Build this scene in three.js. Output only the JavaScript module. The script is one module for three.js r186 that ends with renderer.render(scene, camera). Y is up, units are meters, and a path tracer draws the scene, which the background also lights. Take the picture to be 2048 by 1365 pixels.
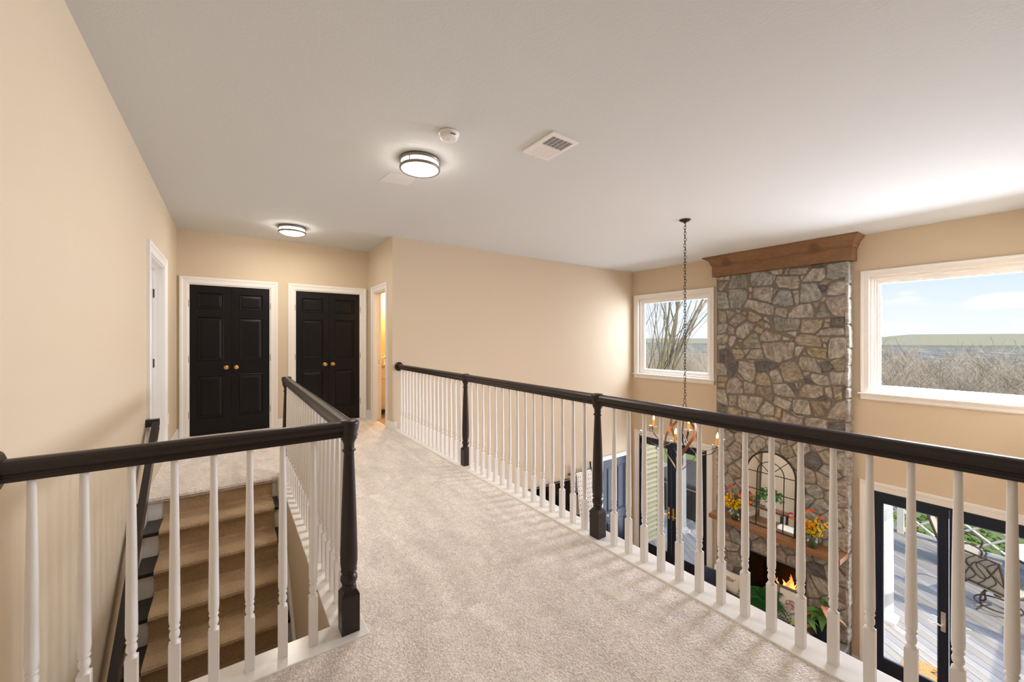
import * as THREE from 'three';
import { RoundedBoxGeometry } from 'three/addons/geometries/RoundedBoxGeometry.js';
import { mergeGeometries } from 'three/addons/utils/BufferGeometryUtils.js';
import { RectAreaLightUniformsLib } from 'three/addons/lights/RectAreaLightUniformsLib.js';

// ---------------------------------------------------------------- camera, sky, sun, daylight, exposure
const scene = new THREE.Scene();
const renderer = new THREE.WebGLRenderer({ antialias: true });
renderer.toneMapping = THREE.LinearToneMapping;
renderer.toneMappingExposure = 1.17;
renderer.shadowMap.enabled = true;
RectAreaLightUniformsLib.init();

const FOCAL = 790.57, EYE = 1.298, YAW = 35.379 * Math.PI / 180;
const camera = new THREE.PerspectiveCamera(2 * Math.atan(682.5 / FOCAL) * 180 / Math.PI, 2048 / 1365, 0.05, 9000);
camera.position.set(0, EYE, 0);
camera.rotation.set(0, -YAW, 0);
camera.setViewOffset(2048, 1365, 0, 4.6, 2048, 1365);

const SKY_GAIN = 1.0, SUN = 3.4, WINDOW_LIGHT = 34, LAMP = 5.2;

function seeded(a) { return () => { a |= 0; a = a + 0x6D2B79F5 | 0; let t = Math.imul(a ^ a >>> 15, 1 | a); t = t + Math.imul(t ^ t >>> 7, 61 | t) ^ t; return ((t ^ t >>> 14) >>> 0) / 4294967296; }; }
const rnd = seeded(4711), lerp = (a, b, t) => a + (b - a) * t, clamp = (x, a, b) => Math.min(b, Math.max(a, x));
const smooth = (a, b, x) => { const t = clamp((x - a) / (b - a), 0, 1); return t * t * (3 - 2 * t); };
// value noise that repeats every `per` cells
const lattice = (() => { const r = seeded(99), t = new Float32Array(65536); for (let i = 0; i < 65536; i++) t[i] = r(); return (x, y, s) => t[(Math.imul(x, 7919) + Math.imul(y, 104729) + Math.imul(s, 1299721)) >>> 4 & 65535]; })();
function vnoise(x, y, per, s = 0) {
  const xi = Math.floor(x), yi = Math.floor(y), fx = x - xi, fy = y - yi, m = (a) => ((a % per) + per) % per;
  const u = fx * fx * (3 - 2 * fx), v = fy * fy * (3 - 2 * fy), L = (a, b) => lattice(m(a) * 16 + 3, m(b) * 16 + 5, s + 1);
  return lerp(lerp(L(xi, yi), L(xi + 1, yi), u), lerp(L(xi, yi + 1), L(xi + 1, yi + 1), u), v);
}
function fbm(x, y, per, oct, s = 0) { let a = 0, w = 0.5, n = 0; for (let o = 0; o < oct; o++) { a += w * vnoise(x, y, per, s + o); n += w; x *= 2; y *= 2; per *= 2; w *= 0.5; } return a / n; }

{ // a pale blue sky with fair-weather clouds
  const W = 2048, H = 1024, d = new Float32Array(W * H * 4);
  for (let j = 0; j < H; j++) for (let i = 0; i < W; i++) {
    const el = ((j + 0.5) / H - 0.5) * Math.PI, az = ((i + 0.5) / W - 0.5) * 2 * Math.PI, deg = el * 180 / Math.PI;
    const t = smooth(-1, 13, deg), t2 = smooth(10, 70, deg);
    let c = [lerp(lerp(0.84, 0.46, t), 0.28, t2), lerp(lerp(0.88, 0.66, t), 0.5, t2), lerp(lerp(0.96, 0.95, t), 0.9, t2)];
    const up = Math.max(0.05, Math.sin(Math.max(el, 0)) + 0.09), n = fbm((i / W) * 32, (1 / up) * 1.1 + deg * 0.12, 32, 5, 7);
    const puff = (a, e, w, h) => Math.exp(-(((az - a) * 57.3 / w) ** 2) - (((deg - e) / h) ** 2)), cl = smooth(0.55, 0.72, n + 0.32 * (puff(-0.175, 4.9, 2.6, 1.2) + 0.8 * puff(-0.058, 3.6, 2.6, 0.7) + 0.7 * puff(-0.5, 2.4, 5, 1.1))) * smooth(-0.3, 1.6, deg);
    c = c.map((v, k) => lerp(v, [1.02, 1.02, 1.03][k], cl * 0.85));
    if (deg < -0.5) c = [0.3, 0.3, 0.27];
    const o = (j * W + i) * 4; d[o] = c[0]; d[o + 1] = c[1]; d[o + 2] = c[2]; d[o + 3] = 1;
  }
  const sky = new THREE.DataTexture(d, W, H, THREE.RGBAFormat, THREE.FloatType);
  sky.mapping = THREE.EquirectangularReflectionMapping; sky.magFilter = THREE.LinearFilter; sky.needsUpdate = true;
  scene.background = sky; scene.backgroundIntensity = SKY_GAIN;
}
const sun = new THREE.DirectionalLight(0xfff2de, SUN);
sun.position.set(-3.2 + 9, 9.5, 11); sun.target.position.set(9, 0, 0); sun.castShadow = true;
Object.assign(sun.shadow.camera, { left: -40, right: 60, top: 40, bottom: -40, near: 0.5, far: 160 }); sun.shadow.mapSize.set(2048, 2048);
scene.add(sun, sun.target);

// plan of the house (metres; the loft floor is y = 0)
const XL = -0.579, XB = 1.85, XF = 7.146, ZC = -6.70, ZN = -5.515, ZS = 0.025, HC = 2.737, FL = -3.27, WT = 0.16, DECK = -3.40, CHX = 6.97;
function daylight(y0, y1, z0, z1, k, out, tilt) {   // daylight that enters through one glazed opening of the fireplace wall
  const l = new THREE.RectAreaLight(0xe9f0ff, WINDOW_LIGHT * k, z1 - z0, y1 - y0);
  l.position.set(XF + out, (y0 + y1) / 2 + tilt * 0.3, (z0 + z1) / 2); l.rotation.set(-tilt, Math.PI / 2, 0, 'YXZ'); scene.add(l);
}
daylight(0.66, 2.05, -5.25, -3.91, 0.55, 0.75, 0.72); daylight(0.66, 2.05, -1.47, -0.24, 2.0, 0.75, 0.72);
daylight(-3.0, -0.92, -5.22, -3.97, 0.2, 0.05, 0); daylight(-3.0, -0.92, -1.45, -0.24, 0.2, 0.05, 0);

// ---------------------------------------------------------------- helpers
function prep(g) {
  const n = g.index ? g.toNonIndexed() : g;
  if (!n.attributes.normal) n.computeVertexNormals();
  for (const k of Object.keys(n.attributes)) if (!['position', 'normal', 'uv'].includes(k)) n.deleteAttribute(k);
  n.morphAttributes = {}; n.clearGroups();
  if (!n.userData.keep) worldUV(n);
  return n;
}
function worldUV(g) {
  const p = g.attributes.position, n = g.attributes.normal, uv = new Float32Array(p.count * 2);
  for (let i = 0; i < p.count; i += 3) {
    let nx = 0, ny = 0, nz = 0;
    for (let k = 0; k < 3; k++) { nx += n.getX(i + k); ny += n.getY(i + k); nz += n.getZ(i + k); }
    nx = Math.abs(nx); ny = Math.abs(ny); nz = Math.abs(nz);
    for (let k = 0; k < 3; k++) {
      const x = p.getX(i + k), y = p.getY(i + k), z = p.getZ(i + k);
      const [a, b] = nx >= ny && nx >= nz ? [z, y] : ny >= nz ? [x, z] : [x, y];
      uv[(i + k) * 2] = a; uv[(i + k) * 2 + 1] = b;
    }
  }
  g.setAttribute('uv', new THREE.BufferAttribute(uv, 2));
}
function swapUV(g) { const u = g.attributes.uv; for (let i = 0; i < u.count; i++) { const a = u.getX(i); u.setXY(i, u.getY(i), a); } return g; }
function box(x0, x1, y0, y1, z0, z1, r = 0) {
  const w = x1 - x0, h = y1 - y0, d = z1 - z0, g = r > 0 ? new RoundedBoxGeometry(w, h, d, 2, Math.min(r, w / 2.01, h / 2.01, d / 2.01)) : new THREE.BoxGeometry(w, h, d);
  g.translate((x0 + x1) / 2, (y0 + y1) / 2, (z0 + z1) / 2); return prep(g);
}
function lathe(pts, seg = 16, x = 0, y = 0, z = 0) { const g = new THREE.LatheGeometry(pts.map(([r, h]) => new THREE.Vector2(r, h)), seg); g.translate(x, y, z); return prep(g); }
function cyl(r0, r1, h, seg, x, y, z) { const g = new THREE.CylinderGeometry(r1, r0, h, seg); g.translate(x, y + h / 2, z); return prep(g); }
function rod(a, b, r, r2 = r, seg = 6) {
  const A = new THREE.Vector3(...a), B = new THREE.Vector3(...b), d = B.clone().sub(A), L = d.length(), g = new THREE.CylinderGeometry(r2, r, L, seg);
  g.applyQuaternion(new THREE.Quaternion().setFromUnitVectors(new THREE.Vector3(0, 1, 0), d.normalize())); g.translate((A.x + B.x) / 2, (A.y + B.y) / 2, (A.z + B.z) / 2); return prep(g);
}
function tube(pts, r, seg = 24, rad = 6, closed = false) { return prep(new THREE.TubeGeometry(new THREE.CatmullRomCurve3(pts.map((p) => new THREE.Vector3(...p)), closed), seg, r, rad, closed)); }
function ball(r, x, y, z, sx = 1, sy = 1, sz = 1, s = 8) { const g = new THREE.SphereGeometry(r, s, Math.max(4, s * 0.75 | 0)); g.scale(sx, sy, sz); g.translate(x, y, z); return prep(g); }
function strap(pts, w, t, side, seg = 28) {   // a flat iron bar bent along a curve; side(u) gives the direction of its width
  const c = new THREE.CatmullRomCurve3(pts.map((p) => new THREE.Vector3(...p))), pos = [], idx = [];
  for (let i = 0; i <= seg; i++) {
    const p = c.getPoint(i / seg), T = c.getTangent(i / seg), S = side(i / seg).clone().sub(T.clone().multiplyScalar(T.dot(side(i / seg)))).normalize(), N = T.clone().cross(S).normalize();
    for (const [a, b] of [[-1, -1], [1, -1], [1, 1], [-1, 1]]) pos.push(...p.clone().addScaledVector(S, a * w / 2).addScaledVector(N, b * t / 2).toArray());
  }
  for (let i = 0; i < seg; i++) for (let k = 0; k < 4; k++) { const a = i * 4 + k, b = i * 4 + (k + 1) % 4; idx.push(a, b, b + 4, a, b + 4, a + 4); }
  idx.push(0, 2, 1, 0, 3, 2); const e = seg * 4; idx.push(e, e + 1, e + 2, e, e + 2, e + 3);
  const g = new THREE.BufferGeometry(); g.setAttribute('position', new THREE.Float32BufferAttribute(pos, 3)); g.setIndex(idx);
  const n = g.toNonIndexed(); n.computeVertexNormals(); return prep(n);
}
function quads(list) { // flat-shaded quads given by four points each
  const pos = []; for (const [a, b, c, d] of list) pos.push(...a, ...b, ...c, ...a, ...c, ...d);
  const g = new THREE.BufferGeometry(); g.setAttribute('position', new THREE.Float32BufferAttribute(pos, 3)); g.computeVertexNormals(); return prep(g);
}
// a moulding carried round a rectangle with mitred corners: profile = [outward offset, height off the wall]
function sweepRect(a0, a1, b0, b1, profile, open, map) {
  const ring = (t, d) => [[a0 - t, open ? b0 : b0 - t], [a0 - t, b1 + t], [a1 + t, b1 + t], [a1 + t, open ? b0 : b0 - t]].map(([a, b]) => map(a, b, d));
  const out = [], n = open ? 3 : 4;
  for (let i = 0; i + 1 < profile.length; i++) {
    const p = ring(...profile[i]), q = ring(...profile[i + 1]);
    for (let k = 0; k < n; k++) out.push([p[k], p[(k + 1) % 4], q[(k + 1) % 4], q[k]]);
  }
  return quads(out);
}
const onF = (a, b, d) => [XF - d, b, a], onL = (a, b, d) => [XL + d, b, a], onB = (a, b, d) => [XB - d, b, a], onC = (a, b, d) => [a, b, ZC + d], onN = (a, b, d) => [a, b, ZN + d];
// a slab with rectangular openings: boxes between the cuts; place(a0, a1, b0, b1) returns a geometry
function holed(a0, a1, b0, b1, holes, place) {
  const cuts = [...new Set([a0, a1, ...holes.flatMap((h) => [h[0], h[1]])])].filter((a) => a >= a0 && a <= a1).sort((p, q) => p - q), out = [];
  for (let i = 0; i + 1 < cuts.length; i++) {
    const m = (cuts[i] + cuts[i + 1]) / 2; let y = b0;
    for (const h of holes.filter((h) => h[0] < m && h[1] > m).sort((p, q) => p[2] - q[2])) { if (h[2] > y + 1e-4) out.push(place(cuts[i], cuts[i + 1], y, h[2])); y = Math.max(y, h[3]); }
    if (y < b1 - 1e-4) out.push(place(cuts[i], cuts[i + 1], y, b1));
  }
  return out;
}
const taken = {};
function numbered(name) { const n = taken[name] = (taken[name] ?? -1) + 1; return n ? name + '_' + String(n).padStart(3, '0') : name; }
function obj(name, geos, mat, parent = scene) {
  const list = Array.isArray(geos) ? geos : [geos], g = list.length > 1 ? mergeGeometries(list) : list[0];
  const m = new THREE.Mesh(g, mat); m.castShadow = m.receiveShadow = true;
  m.name = parent === scene ? numbered(name) : name; parent.add(m); return m;
}
function tag(o, label, category, group) { Object.assign(o.userData, { label, category }); if (group) o.userData.group = group; return o; }
function thing(name, label, category, [x, y, z] = [0, 0, 0], turn = 0, group) {
  const o = new THREE.Group(); o.name = numbered(name); scene.add(o); o.position.set(x, y, z); o.rotation.y = turn; return tag(o, label, category, group);
}
function struct(name, geos, mat, label, parent = scene) { const o = obj(name, geos, mat, parent); if (parent === scene) { o.userData.kind = 'structure'; if (label) o.userData.label = label; } return o; }
function structGroup(name, label) { const o = new THREE.Group(); o.name = numbered(name); o.userData = { kind: 'structure', label }; scene.add(o); return o; }

// ---------------------------------------------------------------- materials
function dataTex(w, h, fn, { rx = 1, ry = 1, color = true } = {}) {
  const d = new Uint8Array(w * h * 4);
  for (let j = 0; j < h; j++) for (let i = 0; i < w; i++) { const c = fn(i / w, j / h, i, j), o = (j * w + i) * 4; d[o] = clamp(c[0], 0, 255); d[o + 1] = clamp(c[1], 0, 255); d[o + 2] = clamp(c[2], 0, 255); d[o + 3] = 255; }
  const t = new THREE.DataTexture(d, w, h); t.wrapS = t.wrapT = THREE.RepeatWrapping; t.magFilter = THREE.LinearFilter; t.minFilter = THREE.LinearMipmapLinearFilter; t.generateMipmaps = true;
  t.repeat.set(rx, ry); if (color) t.colorSpace = THREE.SRGBColorSpace; t.needsUpdate = true; return t;
}
const std = (color, roughness = 0.6, more = {}) => new THREE.MeshStandardMaterial({ color, roughness, ...more });
const phys = (o) => new THREE.MeshPhysicalMaterial(o);
const grey = (v) => [v, v, v];
const peel = dataTex(256, 256, (u, v) => grey(255 * fbm(u * 32, v * 32, 32, 3, 3)), { rx: 3, ry: 3, color: false });
const carpetMap = dataTex(1024, 1024, (u, v, i, j) => {
  const pile = 0.55 * vnoise(u * 340, v * 340, 340, 1) + 0.45 * lattice(i * 16, j * 16, 5), tuft = fbm(u * 60, v * 60, 60, 2, 12);
  const brush = fbm(u * 18 + 1.2 * fbm(u * 4, v * 4, 4, 2, 40), v * 5, 90, 3, 20), k = 0.80 + 0.34 * pile + 0.08 * (tuft - 0.5) + 0.16 * (brush - 0.5), warm = 5 * (vnoise(u * 200, v * 200, 200, 9) - 0.5);
  return [(238 + warm) * k, 227 * k, (217 - warm * 1.5) * k];
}, { rx: 0.6, ry: 0.6 });
const carpetBump = dataTex(512, 512, (u, v, i, j) => grey(255 * (0.6 * vnoise(u * 150, v * 150, 150, 31) + 0.25 * lattice(i * 16, j * 16, 6) + 0.15 * vnoise(u * 20, v * 20, 20, 32))), { rx: 1.3, ry: 1.3, color: false });
const runnerMap = dataTex(512, 512, (u, v, i, j) => { const k = 0.82 + 0.22 * (0.55 * vnoise(u * 220, v * 220, 220, 61) + 0.45 * lattice(i * 16, j * 16, 7)) + 0.1 * (fbm(u * 8, v * 8, 8, 3, 66) - 0.5); return [206 * k, 177 * k, 141 * k]; }, { rx: 1, ry: 1 });
const woodTex = (base, dark, s) => dataTex(1024, 256, (u, v) => {
  const w = fbm(u * 5, v * 5, 5, 3, s), knot = Math.max(0, vnoise(u * 7, v * 4, 28, s + 9) - 0.8) * 5;
  const ring = 0.5 + 0.5 * Math.sin((v * 16 + w * 7 + knot * 3) * 6.283), fine = vnoise(u * 24, v * 200, 800, s + 3), k = clamp(0.28 * ring + 0.4 * fine + 0.3 * w + knot * 0.7, 0, 1);
  return base.map((b, n) => lerp(b, dark[n], k));
}, { rx: 0.8, ry: 3.2 });
const stoneTex = dataTex(512, 512, (u, v, i, j) => { const a = fbm(u * 6, v * 22, 22 * 3, 4, 50), b = fbm(u * 16, v * 16, 16, 4, 55), c = lattice(i * 16, j * 16, 8); const k = 188 + 190 * (0.5 * a + 0.36 * b + 0.14 * c - 0.5); return [k * 1.0, k * 0.985, k * 0.96]; }, { rx: 2, ry: 2 });
const stoneBump = dataTex(512, 512, (u, v) => grey(255 * (0.6 * fbm(u * 10, v * 26, 260, 4, 50) + 0.4 * fbm(u * 40, v * 40, 40, 3, 56))), { rx: 2, ry: 2, color: false });
const deckTex = dataTex(512, 128, (u, v) => { const f = vnoise(u * 6, v * 90, 540, 71), w = fbm(u * 4, v * 4, 4, 3, 72), k = 0.86 + 0.2 * f + 0.12 * (w - 0.5); return [176 * k, 172 * k, 168 * k]; }, { rx: 0.5, ry: 2 });
const M = {
  wall: std(0xd8c7ae, 0.85, { bumpMap: peel, bumpScale: 0.0004 }), ceiling: std(0xdadcdb, 0.9, { bumpMap: peel, bumpScale: 0.0004 }), patch: std(0xe6e7e5, 0.8),
  trim: std(0xf1eeea, 0.38), white: std(0xf4f0ec, 0.42), plate: std(0xf3efe9, 0.22), carpet: std(0xffffff, 0.97, { map: carpetMap, bumpMap: carpetBump, bumpScale: 0.004 }),
  runner: std(0xffffff, 0.97, { map: runnerMap, bumpMap: carpetBump, bumpScale: 0.004 }), espresso: phys({ color: 0x2c211d, roughness: 0.38, specularIntensity: 0.7, clearcoat: 0.12, clearcoatRoughness: 0.2 }),
  tread: phys({ color: 0x201a18, roughness: 0.4, clearcoat: 0.2 }), black: phys({ color: 0x0e0c0d, roughness: 0.36, specularIntensity: 0.55 }), navy: phys({ color: 0x182334, roughness: 0.38, specularIntensity: 0.7 }), brass: std(0xcaa560, 0.22, { metalness: 1 }), nickel: std(0xcfcac0, 0.3, { metalness: 0.6 }),
  steel: std(0x8f8a83, 0.35, { metalness: 0.9 }), iron: std(0x3b322c, 0.5, { metalness: 0.6 }), darkBronze: std(0x46403c, 0.4, { metalness: 0.7 }), blackMetal: std(0x111112, 0.5, { metalness: 0.3 }),
  rust: std(0x6d4c36, 0.5, { metalness: 0.45 }), glass: phys({ color: 0xffffff, roughness: 0, transmission: 1, thickness: 0, ior: 1.45, specularIntensity: 0.35 }),
  jar: phys({ color: 0xe8f1ec, roughness: 0.02, transmission: 1, thickness: 0, ior: 1.5 }), mortar: std(0x79736c, 0.95), mirror: std(0xe6eaea, 0.02, { metalness: 1 }),
  crown: std(0xffffff, 0.55, { map: woodTex([154, 116, 80], [108, 76, 50], 80) }), mantel: std(0xffffff, 0.5, { map: woodTex([178, 132, 88], [116, 78, 48], 90) }), bark: std(0x9c8a74, 0.9), slate: std(0x6f6a63, 0.7, { bumpMap: stoneBump, bumpScale: 0.002 }),
  floorWood: std(0xffffff, 0.4, { map: woodTex([150, 104, 66], [96, 60, 36], 100) }), soot: std(0x0b0a09, 0.95), deck: std(0xffffff, 0.8, { map: deckTex }), outWhite: std(0xebe8df, 0.5), siding: std(0xeadfb4, 0.6),
  yellow: std(0xf2c90a, 0.6), orange: std(0xf0641c, 0.6), pink: std(0xd8326e, 0.6), stem: std(0x4d6b2c, 0.7), fern: std(0x1f6a22, 0.65), leaf: std(0x4f7a34, 0.5), leafLight: std(0x9fae3e, 0.5), leafPink: std(0xd98f76, 0.5),
  cream: std(0xe9e2d4, 0.9), navyCloth: std(0x1e2534, 0.9), pot: std(0xeceae6, 0.3), soil: std(0x2c2018, 1), sling: std(0xcfc3ae, 0.85), patioMetal: std(0x5a4a3e, 0.45, { metalness: 0.4 }), tableTop: std(0xe9e6e0, 0.35),
  tubSkin: std(0x3d362f, 0.6), tubLid: std(0x4e453c, 0.7), lidEdge: std(0xb9a587, 0.7), grass: std(0x77864a, 0.95), twig: std(0xb39f88, 0.9), trunk: std(0x9a8d74, 0.9), hill: std(0xb8b49a, 1), shrub: std(0x5f7f36, 0.8),
  wax: std(0xe0a648, 0.6), tile: std(0xb59a7a, 0.4), bathWall: std(0xdcc590, 0.8), counter: std(0xcfc2b2, 0.25), chrome: std(0xd6d3cc, 0.12, { metalness: 1 }), soap: std(0xe9dfcc, 0.3), screen: std(0x08080a, 0.12), tub: std(0x57544f, 0.6), coir: std(0xb08a58, 0.95),
};
const glow = (c, k) => std(0xffffff, 0.5, { emissive: new THREE.Color(c), emissiveIntensity: k });

// ---------------------------------------------------------------- the house shell
const WIN = [[-5.36, -3.80, 0.56, 2.145], [-1.585, -0.125, 0.56, 2.145]];          // z0, z1, y0, y1 of the two upper windows
const FD = [[-5.30, -3.885], [-1.54, -0.155]], FDTOP = -0.795;                       // the two pairs of glazed doors
const CL = [[-0.455, 0.457], [0.783, 1.713]];                                        // the two closets
{
  const carpet = [[XL, 1.875, ZC, -4.33], [0.495, 1.875, -4.33, -1.77], [XL, 1.875, -1.77, 1.2]];
  const floor = struct('floor', [box(XL - 0.1, 2.03, -0.3, -0.012, ZC - 0.8, -4.36), box(0.46, 2.03, -0.3, -0.012, -4.36, -1.89), box(XL - 0.1, 2.03, -0.3, -0.012, -1.89, 1.2)], M.white, 'white painted edge of the loft floor');
  obj('carpet', carpet.map(([x0, x1, z0, z1]) => box(x0, x1, -0.012, 0.006, z0, z1)), M.carpet, floor).userData.label = 'pale beige cut pile carpet';
  struct('floor_lower', box(XL - 0.1, XF + 0.16, FL - 0.12, FL, ZN - 0.12, 0.45), M.floorWood, 'wooden floor of the room below');
  const ceil = struct('ceiling', box(XL - 0.1, XF + WT, HC, HC + 0.16, -8.1, 1.3), M.ceiling, 'plain flat white ceiling');
  const q = (x, z) => [x, HC - 0.0012, z];
  obj('paint_patch', quads([[q(1.095, -3.63), q(1.118, -3.385), q(1.345, -3.38), q(1.354, -3.595)]]), M.patch, ceil).userData.label = 'paler touched-up paint patch';
  struct('roof', [box(XL - 0.6, XF + 0.75, HC + 0.17, HC + 0.36, -8.4, 1.7)], M.outWhite, 'roof slab with eaves above the house');
  // left wall with its door opening, down to the lower floor
  const LD = [[-5.475, -4.561, 0, 2.045]];
  struct('wall_left', [...holed(ZC - 0.1, 1.3, FL, HC, LD, (a, b, c, d) => box(XL - 0.14, XL, c, d, a, b)), box(XL - 1.2, XL - 1.1, -0.1, HC, -6.2, -4.0)], M.wall, 'tan painted wall beside the stairs');
  struct('wall_back', holed(XL - 0.14, XB, 0, HC, CL.map(([a, b]) => [a - 0.012, b + 0.012, 0, 2.035]), (a, b, c, d) => box(a, b, c, d, ZC - 0.12, ZC)), M.wall, 'tan wall with two black double closet doors');
  struct('wall_closet', [box(XL - 0.14, XB, 0, HC, -7.42, -7.34), box(XL - 0.2, XL - 0.12, 0, HC, -7.4, ZC)], M.wall);
  struct('wall_bath', holed(ZC - 0.12, ZN - 0.12, -0.3, HC, [[-6.395, -5.797, 0, 2.03]], (a, b, c, d) => box(XB, XB + 0.11, c, d, a, b)), M.wall, 'short tan wall with the bathroom doorway');
  struct('wall_north', [box(XB, XF + WT, -0.3, HC, ZN - 0.12, ZN), box(XL - 0.1, XF + WT, FL, -0.3, ZN - 0.12, ZN)], M.wall, 'tall tan side wall of the great room');
  struct('wall_fireplace', holed(ZN - 0.12, ZS + 0.12, FL - 0.1, HC, [...WIN, ...FD.map(([a, b]) => [a - 0.03, b + 0.03, FL, FDTOP + 0.03]), [-3.122, -2.208, -3.002, -2.098]], (a, b, c, d) => box(XF, XF + WT, c, d, a, b)), M.wall, 'tan exterior wall with windows, glazed doors and chimney');
  struct('wall_south', [box(2.03, XF + WT, FL, HC, ZS, ZS + 0.12), box(0.46, 2.03, FL, -0.301, ZS, ZS + 0.12), box(2.03, 2.15, -0.3, HC, ZS + 0.12, 1.2)], M.wall);
  struct('wall_rear', box(XL - 0.14, 2.15, -0.3, HC, 1.2, 1.32), M.wall);
  struct('wall_stair', [box(0.376, 0.46, FL, -0.012, -4.36, -1.89), box(0.376, 0.46, FL, -0.3, -1.89, 0.3), box(XL, 0.46, FL, -0.3, 0.3, 0.42), box(XL, 0.46, FL, -0.3, -5.4, -4.4)], M.wall, 'tan wall along the open side of the stairwell');
  // bathroom behind the doorway
  struct('wall_bathroom', [box(XB + 0.11, 3.7, -0.3, HC, -7.42, -7.3), box(3.6, 3.72, -0.3, HC, -7.4, ZN - 0.12), box(XB, XB + 0.11, -0.3, HC, -7.42, ZC - 0.12)], M.bathWall, 'warm yellow bathroom wall');
  const bf = structGroup('floor_bathroom', 'tan tiled bathroom floor');
  for (let i = 0; i < 5; i++) for (let k = 0; k < 5; k++) obj('tile', box(1.86 + i * 0.33, 2.185 + i * 0.33, -0.02, 0.004, -7.3 + k * 0.332, -6.974 + k * 0.332, 0.002), M.tile, bf);
}
// casings, baseboards
const casing = [[0, -0.001], [0, 0.012], [0.008, 0.016], [0.05, 0.019], [0.062, 0.026], [0.084, 0.028], [0.09, 0.022], [0.09, -0.001]];
struct('trim_1', sweepRect(-5.475, -4.561, 0, 2.045, casing, true, onL), M.trim, 'white casing round the doorway in the left wall');
struct('trim_2', sweepRect(CL[0][0] - 0.008, CL[0][1] + 0.008, 0, 2.03, casing, true, onC), M.trim, 'white casing round the left closet');
struct('trim_3', sweepRect(CL[1][0] - 0.008, CL[1][1] + 0.008, 0, 2.03, casing, true, onC), M.trim, 'white casing round the right closet');
struct('trim_4', sweepRect(-6.395, -5.797, 0, 2.03, casing, true, onB), M.trim, 'white casing round the bathroom doorway');
const jamb = (a0, a1, b1, depth, map) => sweepRect(a0, a1, 0, b1, [[0.004, -depth], [-0.014, -depth], [-0.014, -depth * 0.6], [-0.026, -depth * 0.6], [-0.026, -depth * 0.35], [-0.014, -depth * 0.35], [-0.014, 0.002], [0.004, 0.002]], true, map);
struct('trim_5', jamb(-6.395, -5.797, 2.03, 0.11, onB), M.trim, 'white jamb of the bathroom doorway');
struct('trim_6', jamb(-5.475, -4.561, 2.045, 0.14, onL), M.trim, 'white jamb of the doorway in the left wall');
struct('trim_7', jamb(CL[0][0] - 0.008, CL[0][1] + 0.008, 2.03, 0.1, onC), M.trim, 'white jamb of the left closet');
struct('trim_8', jamb(CL[1][0] - 0.008, CL[1][1] + 0.008, 2.03, 0.1, onC), M.trim, 'white jamb of the right closet');
function baseboard(side, geos) { struct('baseboard_' + side, geos, M.trim); }
const bbN = (x0, x1, y, z) => [box(x0, x1, y, y + 0.11, z, z + 0.014), box(x0, x1, y + 0.108, y + 0.125, z, z + 0.009, 0.004)];
const bbX = (z0, z1, y, x, s) => [box(Math.min(x, x + s * 0.014), Math.max(x, x + s * 0.014), y, y + 0.11, z0, z1), box(Math.min(x, x + s * 0.009), Math.max(x, x + s * 0.009), y + 0.108, y + 0.125, z0, z1, 0.004)];
baseboard('back', [...bbN(CL[0][1] + 0.1, CL[1][0] - 0.1, 0, ZC), ...bbN(XL, CL[0][0] - 0.1, 0, ZC), ...bbN(CL[1][1] + 0.1, XB, 0, ZC)]);
baseboard('left', [...bbX(ZC, -5.565, 0, XL, 1), ...bbX(-1.77, 1.2, 0, XL, 1)]);
baseboard('bath', [...bbX(ZC, -6.485, 0, XB, -1), ...bbX(-5.707, ZN, 0, XB, -1)]);
baseboard('north', bbN(XB - 0.014, 1.9, 0, ZN));
baseboard('lower_north', [...bbN(0.46, 6.1, FL, ZN), ...bbN(7.06, XF, FL, ZN)]);
baseboard('fireplace', [...bbX(ZN, -5.48, FL, XF, -1), ...bbX(-3.78, -3.62, FL, XF, -1), ...bbX(-1.775, -1.64, FL, XF, -1), ...bbX(-0.055, ZS, FL, XF, -1)]);

// upper windows
WIN.forEach(([z0, z1, y0, y1], i) => {
  const w = structGroup('window_' + (i + 1), i ? 'large fixed window right of the stone chimney' : 'large fixed window left of the stone chimney');
  obj('casing', sweepRect(z0, z1, y0, y1, [[0, -0.001], [0, 0.02], [0.01, 0.024], [0.055, 0.028], [0.07, 0.036], [0.085, 0.038], [0.09, 0.03], [0.09, -0.001]], false, onF), M.trim, w);
  obj('sash', sweepRect(z0, z1, y0, y1, [[0.001, 0.02], [0, -0.035], [-0.03, -0.035], [-0.034, -0.05], [-0.05, -0.05], [-0.05, -0.066], [-0.08, -0.07], [-0.088, -0.082], [-0.098, -0.084], [-0.1, -0.11], [0, -0.12]], false, onF), M.trim, w);
  obj('sill', [box(XF - 0.065, XF + 0.03, y0 - 0.026, y0 - 0.002, z0 - 0.115, z1 + 0.115, 0.006), box(XF - 0.028, XF, y0 - 0.1, y0 - 0.024, z0 - 0.09, z1 + 0.09, 0.006)], M.trim, w);
  obj('pane', box(XF + 0.094, XF + 0.0945, y0 + 0.09, y1 - 0.09, z0 + 0.09, z1 - 0.09), M.glass, w);
});

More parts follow.
